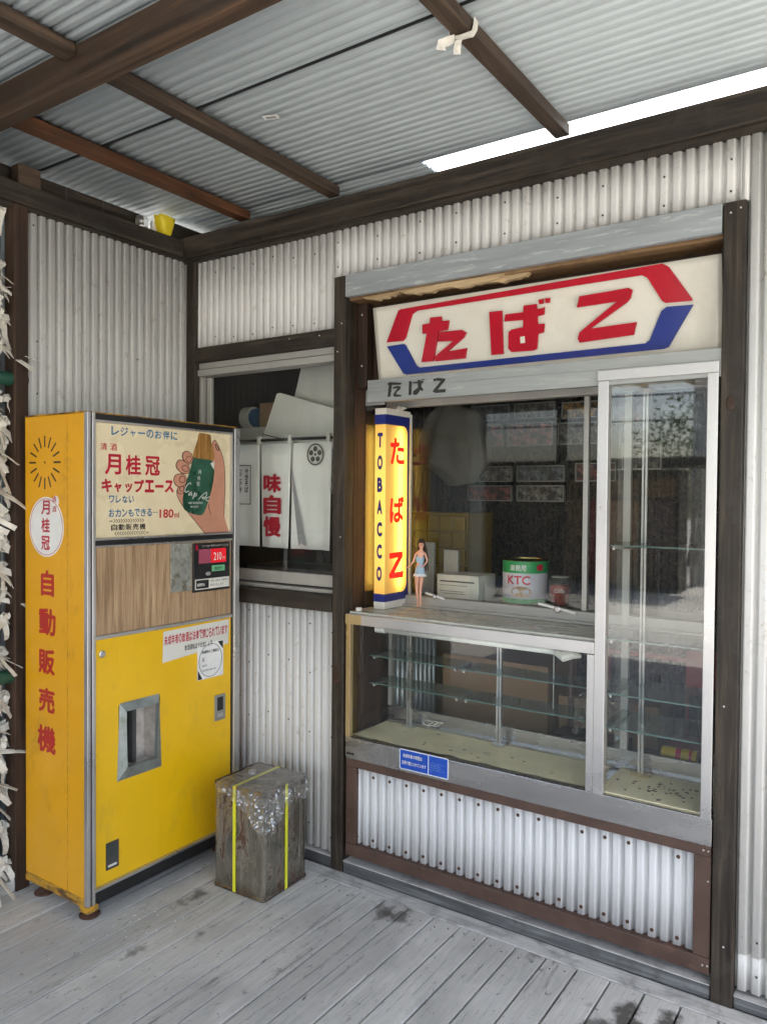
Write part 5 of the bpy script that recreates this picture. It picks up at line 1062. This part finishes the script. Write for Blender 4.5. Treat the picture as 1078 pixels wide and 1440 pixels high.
# spray cans lying behind the tower
for i, (x, c_, lab) in enumerate(((-.665, (.62, .42, .02), 'spray can with yellow and red label lying behind the foot of the glass tower'), (-.52, (.60, .60, .60), 'white can with red print lying behind the foot of the glass tower'))):
    t = thing('lying_can', lab, 'can', (x, 2.86, .56)); z = .60; 
    P('can_body', MB().tube([(x-.06, 2.86, z), (x-.058, 2.86, z), (x+.058, 2.86, z), (x+.06, 2.86, z)], [.026, .028, .028, .026], n=24), plain('can_paint_%d' % i, c_, .35), t, smooth=False)
    P('red_print', MB().tube([(x-.010, 2.86, z), (x+.008, 2.86, z)], .0284, n=24).tube([(x+.035, 2.86, z), (x+.045, 2.86, z)], .0284, n=24), 'canr', t)
    if i: text('5', lambda u, v, d: (x+u, 2.86-(.0284+d)*math.cos(v/.028), z+(.0284+d)*math.sin(v/.028)), -.04, -.015, -.015, .02, 'canr', t, fat=.03)
tag(MB().box(-.84, -.43, 2.80, 2.98, .52, .571, b=.002).box(-.84, -.82, 2.80, 2.98, .0015, .52).box(-.45, -.43, 2.80, 2.98, .0015, .52).build('low_stand', 'dark'), 'low dark stand behind the glass tower carrying the lying cans', 'stand')
mb = MB()
for i in range(22):
    for j in range(14):
        u, v = i/21, j/13; mb.v.append(Vector((-1.06+.20*u+.02*noise.noise(Vector((u*5, v*5, 0))), 2.84+.05*noise.noise(Vector((u*6, v*6, 4)))+.03*u, .62+.17*v*(1-.3*abs(u-.5))+.015*noise.noise(Vector((u*9, v*9, 2))))))
for i in range(21):
    for j in range(13): a = i*14+j; mb.f.append((a, a+14, a+15, a+1))
tag(mb.build('clear_bag', 'plastic'), 'crumpled clear plastic bag slumped behind the right end of the display case', 'bag')
tag(MB().box(-1.12, -.85, 2.80, 2.92, .001, .617, b=.002).build('dark_crate', 'dark'), 'dark crate under the crumpled clear bag behind the display case', 'crate')
mb = MB()
for q in range(3):
    cx = -1.63+q*.022; mb.tube([(cx+.022*math.cos(a)+.004*math.sin(3*a+q), 2.735+.004*q, .582+.011*math.sin(a+q)+.0) for a in [k*math.pi/9 for k in range(18)]], .0018, n=6)
tag(mb.build('coiled_cord', 'offw'), 'small coil of white cord lying at the back of the display case', 'cord')
# ================================================================== BEHIND THE LEFT WINDOW
cu2 = thing('shop_curtain', 'short white split shop curtain with red lettering hung behind the left window', 'curtain', (-2.36, 2.66, 1.275))
mb = MB()
for (x0, x1) in ((-2.72, -2.507), (-2.501, -2.314), (-2.309, -2.082)):
    k = len(mb.v); n = 16
    for i in range(n+1):
        for j in range(9):
            u = x0+(x1-x0)*i/n; v = 1.275+.475*j/8; e = (1-j/8)
            gap = .010*e*(1 if i in (0,) else (-1 if i == n else 0))
            mb.v.append(Vector((u+gap*.5, 2.66+.006*math.sin(u*55)*e+.010*e*math.sin(u*17+1), v)))
    for i in range(n):
        for j in range(8): a = k+i*9+j; mb.f.append((a, a+9, a+10, a+1))
cl = mb.build('cloth', surf('white_curtain_cloth', (.78, .77, .73), .04, .85), cu2, smooth=True); solid(cl, .0012)
mb = MB()
for x0 in (-2.70, -2.507, -2.318, -2.098): mb.box(x0-.009, x0+.009, 2.652, 2.668, 1.751, 1.785)
P('hanging_loop', mb, 'offw', cu2)
P('rod', MB().tube([(-2.735, 2.664, 1.768), (-2.085, 2.664, 1.768)], .007, n=10), 'black', cu2)
W_F = FR(2.6475)
for ch, (za, zb4) in zip('味自慢', ((1.527, 1.612), (1.428, 1.515), (1.325, 1.418))): text(ch, W_F, -2.470, -2.362, za, zb4, 'red', cl, fat=.055, d1=.0008)
mb = MB(); mb.line([(-2.164+.044*math.cos(a), 1.695+.045*math.sin(a)) for a in [k*math.pi/20 for k in range(40)]], W_F, .006, 0, .0008, True)
for k in range(5):
    a = math.pi/2+k*2*math.pi/5; c0, c1 = -2.164+.0245*math.cos(a), 1.695+.0245*math.sin(a); mb.prism([(c0+.0115*math.cos(q), c1+.0115*math.sin(q)) for q in [z*math.pi/8 for z in range(16)]], W_F, 0, .0008)
mb.prism([(-2.164+.006*math.cos(q), 1.695+.006*math.sin(q)) for q in [z*math.pi/6 for z in range(12)]], W_F, 0, .0008)
mb.build('round_crest', 'dkmetal', cl)
MB().line([(-2.66, 1.472), (-2.552, 1.472), (-2.552, 1.652), (-2.66, 1.652)], W_F, .004, 0, .0008, True).build('text_frame', 'dkmetal', cl)
text_chars('やきそば', W_F, -2.588, -2.565, 1.525, 1.640, 'bktext', cl, fat=.03, vertical=True); text_chars('たこやき', W_F, -2.630, -2.607, 1.525, 1.640, 'bktext', cl, fat=.03, vertical=True)
MB().prism([(-2.307, 1.665), (-2.218, 1.290), (-2.243, 1.300), (-2.258, 1.290), (-2.285, 1.480)], FR(2.649), 0, .0006).build('painted_fold_shade', plain('fold_shade_grey', (.30, .30, .31), .8), cl)  # flat grey patch paints the shade of a fold onto the cloth
# leaning boards
def board(lab, pts, y0, y1, mat='foam'):
    mb = MB(); mb.prism(pts, FR(y1), 0, y1-y0); t = tag(mb.build('foam_board', mat), lab, 'board'); return t
board('large tilted white board leaning high behind the left window, nearest the dark post', [(-2.66, 1.72), (-2.1, 1.72), (-2.1, 2.20), (-2.515, 2.20)], 2.98, 3.01)
board('white tilted board leaning just in front of the taller white board behind the window', [(-2.80, 1.60), (-2.1, 1.50), (-2.1, 1.88), (-2.60, 2.022), (-2.62, 2.018)], 2.90, 2.92)
tag(MB().tube([(-2.705, 2.896, 1.82), (-2.15, 2.896, 1.70)], .0025, n=5).build('taut_string', 'dkmetal'), 'thin dark line running across the tilted white board', 'string')
card_box('foam_box', 'pale grey open box on a shelf behind the left window', 'box', -3.02, -2.66, 2.95, 3.2, 1.70, 1.86, 'offw')
tb_ = thing('tape_roll', 'roll of blue and white tape on the pale grey box behind the window', 'tape roll', (-2.95, 3.0, 1.864))
rl = P('roll', MB().tube([(-2.97, 3.05, 1.925), (-2.91, 3.05, 1.925)], .06, n=28), 'offw', tb_); P('core', MB().tube([(-2.909, 3.05, 1.925), (-2.88, 3.05, 1.925)], .05, n=28), plain('blue_core', (.04, .12, .25), .5), tb_)
card_box('khaki_carton', 'small khaki carton on the pale grey box behind the window', 'carton', -2.83, -2.70, 3.0, 3.15, 1.864, 1.99, 'card')
tag(MB().box(-3.05, -1.9, 2.94, 3.3, 1.67, 1.698, b=.002).build('wall_shelf', 'dark'), 'dark shelf carrying the boxes behind the left window', 'shelf')
tag(MB().box(-2.72, -1.95, 2.80, 3.1, 1.02, 1.17, b=.004).box(-2.30, -2.12, 2.79, 2.799, 1.05, 1.15).build('low_cabinet', surf('dark_cabinet', (.07, .06, .055), .2, .5)), 'dark cabinet top below the white curtain behind the window', 'cabinet')
tag(MB().tube([(-1.915, 2.70, 1.35), (-1.93, 2.70, 1.45), (-1.915, 2.70, 1.62), (-1.905, 2.70, 1.65)], [.03, .035, .025, .01], n=10).build('orange_bag', plain('orange_plastic', (.50, .24, .05), .5)), 'orange plastic bag hanging just right of the white curtain', 'bag')
# ================================================================== FORTUNE PAPERS, WIRES, PIPES
pg = []
for (z, rr_, lab) in ((1.945, .026, 'upper dark green pipe among the tied fortune papers'), (.822, .026, 'lower dark green pipe among the tied fortune papers')):
    tag(MB().tube([(-2.812, .3, z), (-2.812, 1.692, z)], rr_, n=18).build('green_pipe', 'green', smooth=False), lab, 'pipe')
zs = [2.611, 2.36, 2.27, 2.16, 2.063, 1.875, 1.78, 1.70, 1.62, 1.525, 1.42, 1.33, 1.227, 1.13, 1.037, .90, .74, .62, .55, .46, .38, .23, .10]
for i, z in enumerate(zs[::2]):
    tag(MB().tube([(-2.84, .3, z+.012), (-2.84, 1.63, z+.012)], .0012, n=5).build('thin_wire', 'dkmetal'), 'thin horizontal wire that carries tied fortune papers', 'wire', 'wires carrying the fortune papers')
def ribbon(mb, pts, wd, tw=0.0, side0=None):
    k = len(mb.v); n = len(pts); side = side0 or Vector((.3, 1, .2)).normalized()
    for i, p in enumerate(pts):
        t = (Vector(pts[min(i+1, n-1)])-Vector(pts[max(0, i-1)])).normalized(); s_ = (side-t*side.dot(t)).normalized(); s_ = Matrix.Rotation(tw*i, 3, t) @ s_
        mb.v += [Vector(p)-s_*wd/2, Vector(p)+s_*wd/2]
    for i in range(n-1): a = k+i*2; mb.f.append((a, a+1, a+3, a+2))
random.seed(14); proto = []
for vnt in range(5):
    mb = MB()
    kn_ = [Vector((.009*math.cos(a), .010*math.sin(a*1.0), .012*math.sin(a)+.003)) for a in [q*math.pi/4 for q in range(9)]]
    ribbon(mb, kn_, .017, .25, Vector((0, 1, 0)))
    ribbon(mb, [k_*.8+Vector((.002, .004, 0)) for k_ in kn_], .015, -.2, Vector((.4, 1, .3)).normalized())
    for tl in range(3 if vnt % 2 else 2):
        a = random.uniform(-2.9, -.4) if tl else random.uniform(-1.2, -.2); L = random.uniform(.05, .10); d_ = Vector((random.uniform(-.3, .5), math.cos(a), math.sin(a))).normalized()
        pts = [Vector((.004*tl, 0, 0))+d_*L*q/4+Vector((.004*math.sin(q*1.9+vnt), 0, -.006*(q/4)**2)) for q in range(5)]
        ribbon(mb, pts, random.uniform(.013, .018), random.uniform(-.3, .3), Vector((random.uniform(.2, 1), random.uniform(-1, 1), random.uniform(-1, 1))).normalized())
    o = mb.build('fortune_paper', 'omi', org=(0, 0, 0)); solid(o, .0012); proto.append(o)
first = [True]*5; random.seed(31)
for i, z in enumerate(zs):
    for q in range(3 if i in (0, 1, 20, 21, 22, 17) else 7):
        vnt = random.randrange(5)
        if first[vnt]: o = proto[vnt]; first[vnt] = False
        else: o = proto[vnt].copy(); col.objects.link(o)
        o.location = (-2.835+random.uniform(-.012, .02), 1.612-q*.030+random.uniform(-.012, .012), z+.006+random.uniform(-.012, .012))
        o.rotation_euler = (random.uniform(-.6, .6), random.uniform(-.4, .4), random.uniform(-.5, .5)); s_ = random.uniform(1.0, 1.55); o.scale = (s_, s_, s_)
        tag(o, 'folded white fortune paper tied on a wire at the left edge, one of many alike', 'paper strip', 'fortune papers tied on the wires')
for f_, o in zip(first, proto):
    if f_: bpy.data.objects.remove(o)
# ================================================================== BITS UP HIGH
gj = thing('wall_jar', 'small clear glass jar standing on the beam under the roof corner', 'jar', (-2.812, 2.235, 2.676))
P('jar', MB().lathe([(.024, 0), (.027, .006), (.027, .048), (.023, .054), (.022, .052)], (-2.812, 2.235, 2.6765), n=24), 'plastic', gj, smooth=True); P('jar_base', MB().lathe([(.026, 0), (.026, .008)], (-2.812, 2.235, 2.6768), n=20), 'alud', gj)
mb = MB(); mb.lathe([(.012, 0), (.028, .015), (.036, .05), (.042, .082), (.044, .086)], (-2.808, 2.355, 2.677), n=20, sx=.8, sy=1.1)
for v in mb.v: v += Vector((noise.noise(v*38)*.014, noise.noise(v*33+Vector((4, 1, 2)))*.020, noise.noise(v*40+Vector((1, 7, 2)))*.014))
tag(mb.build('yellow_bag', translucent('yellow_translucent_plastic', (.95, .80, .06), .6), smooth=True), 'crumpled yellow plastic bag stuffed on the beam under the roof corner', 'bag')
tag(MB().box(-2.850, -2.832, 2.31, 2.38, 2.677, 2.742, b=.003).build('white_sky_glare', 'white'), 'added white block for bright sky behind the yellow bag on the corner beam', 'white block')  # white box added in place of the bright sky around the bag
mb = MB()
def loop_pts(r): return [(-.945+.050*math.cos(a)*1.0, 1.823+.012*math.sin(a*2), 2.727+.045*math.sin(a)) for a in [q*math.pi/8 for q in range(17)]]
lp = [(-1.026, 1.80, 2.768), (-1.028, 1.805, 2.745), (-1.026, 1.81, 2.724), (-1.00, 1.815, 2.722), (-.969, 1.82, 2.724), (-.967, 1.83, 2.745), (-.967, 1.835, 2.768)]
ribbon(mb, [Vector(p) for p in lp], .022, 0, Vector((0, 1, 0))); ribbon(mb, [Vector((-1.018, 1.81, 2.722)), Vector((-1.03, 1.80, 2.715)), Vector((-1.045, 1.79, 2.708)), Vector((-1.052, 1.80, 2.698))], .026, .3, Vector((0, 1, 0))); ribbon(mb, [Vector((-1.01, 1.82, 2.721)), Vector((-1.02, 1.83, 2.715)), Vector((-1.032, 1.85, 2.704))], .02, .3, Vector((0, 1, 0)))
tag(solid(mb.build('tied_paper_loop', 'omi'), .0015), 'white paper strip knotted round the rafter under the porch roof', 'paper strip')
# ================================================================== OUTSIDE, SEEN IN THE GLASS
ob = thing('timber_shed', 'dark timber shed standing across the yard', 'shed', (-6.5, -9, -.16))
P('wall', MB().box(-9.5, -3.32, -9.6, -9.0, -.16, 2.0), 'dwz', ob); P('roof', MB().box(-10, -2.4, -10, -8.6, 2.05, 2.2), 'dwx', ob)
for q_ in range(5): P('wall_panel', MB().box(-3.95-.62*q_, -3.40-.62*q_, -8.99, -8.96, -.05, 1.45, b=.01), ['brown', 'card', 'redch', 'card', 'brown'][q_], ob); P('name_board', MB().box(-3.95-.62*q_, -3.40-.62*q_, -8.99, -8.96, 1.52, 1.85, b=.01), 'rawx', ob)
up_ = thing('utility_pole', 'concrete utility pole with wires across the yard', 'pole', (-3.3, -10.5, -.16))
P('pole', MB().tube([(-3.3, -10.5, -.16), (-3.3, -10.5, 8)], [.17, .12], n=14), 'gravel', up_)
mb = MB()
for z in (3.0, 3.5, 4.2, 7.0): mb.tube([(-20, -10.2, z+.7), (-12, -10.4, z+.1), (-3.3, -10.5, z), (6, -10.4, z+.2), (16, -10.2, z+.9)], .02, n=5)
P('cable', mb, 'black', up_)
random.seed(77)
M['leaf'] = surf('green_leaves', (.07, .12, .03), .5, .6, scale=(3, 3, 3))
for ti, (tx, ty, lab) in enumerate(((-4.4, -15, 'leafy tree beyond the yard'), (5.5, -12, 'second leafy tree further along the yard'), (8, 1.5, 'leafy tree beside the open end of the porch'))):
    t = thing('tree', lab, 'tree', (tx, ty, -.16)); P('trunk', MB().tube([(tx, ty, -.16), (tx+.1, ty, 1.2), (tx, ty+.1, 3)], [.16, .12, .05], n=10), 'dwz', t)
    mb = MB()
    for i in range(1500):
        a, b2 = random.uniform(0, 6.28), random.uniform(-1, 1); r_ = 1.5*(random.random()**.4)*(1+.3*noise.noise(Vector((a, b2*3, ti)))); s_ = math.sqrt(1-b2*b2)
        c = Vector((tx+r_*s_*math.cos(a), ty+r_*s_*math.sin(a), 2.4+r_*b2*1.1)); u_ = Vector((random.gauss(0, 1), random.gauss(0, 1), random.gauss(0, 1))).normalized(); v_ = u_.orthogonal().normalized()
        mb.quad(c-u_*.08, c-v_*.04, c+u_*.08, c+v_*.04)
    P('crown', mb, 'leaf', t)

# each separate piece of these parts becomes an object of its own
def split_loose(o):
    me = o.data; n = len(me.vertices); par = list(range(n))
    def find(a):
        while par[a] != a: par[a] = par[par[a]]; a = par[a]
        return a
    for e in me.edges:
        a, b_ = find(e.vertices[0]), find(e.vertices[1])
        if a != b_: par[a] = b_
    comps = {}
    for p in me.polygons: comps.setdefault(find(p.vertices[0]), []).append(p)
    if len(comps) < 2 or len(comps) > 24: return
    base = o.name.split('.')[0]
    for k_, ps in enumerate(comps.values()):
        ids = sorted({v for p in ps for v in p.vertices}); mp = {v: i for i, v in enumerate(ids)}
        nm = bpy.data.meshes.new(base); nm.from_pydata([tuple(me.vertices[v].co) for v in ids], [], [tuple(mp[v] for v in p.vertices) for p in ps])
        for m_ in me.materials: nm.materials.append(m_)
        for q, p in zip(nm.polygons, ps): q.use_smooth = p.use_smooth
        c = o.copy(); c.data = nm; col.objects.link(c)
    bpy.data.objects.remove(o)
for o in [x for x in col.objects if x.type == 'MESH' and x.parent is not None]:
    if o.name.split('.')[0] in ('back_frame', 'shelf_post_foot', 'sash', 'trim_groove', 'room_wall', 'printed_lines', 'green_band', 'rafter', 'lower_frame', 'hanging_loop', 'lamp_holder', 'glowing_strip', 'silver_strip', 'bare_nail', 'frame', 'tower_frame', 'red_print', 'underframe') and not any(c.parent == o for c in col.objects):
        split_loose(o)
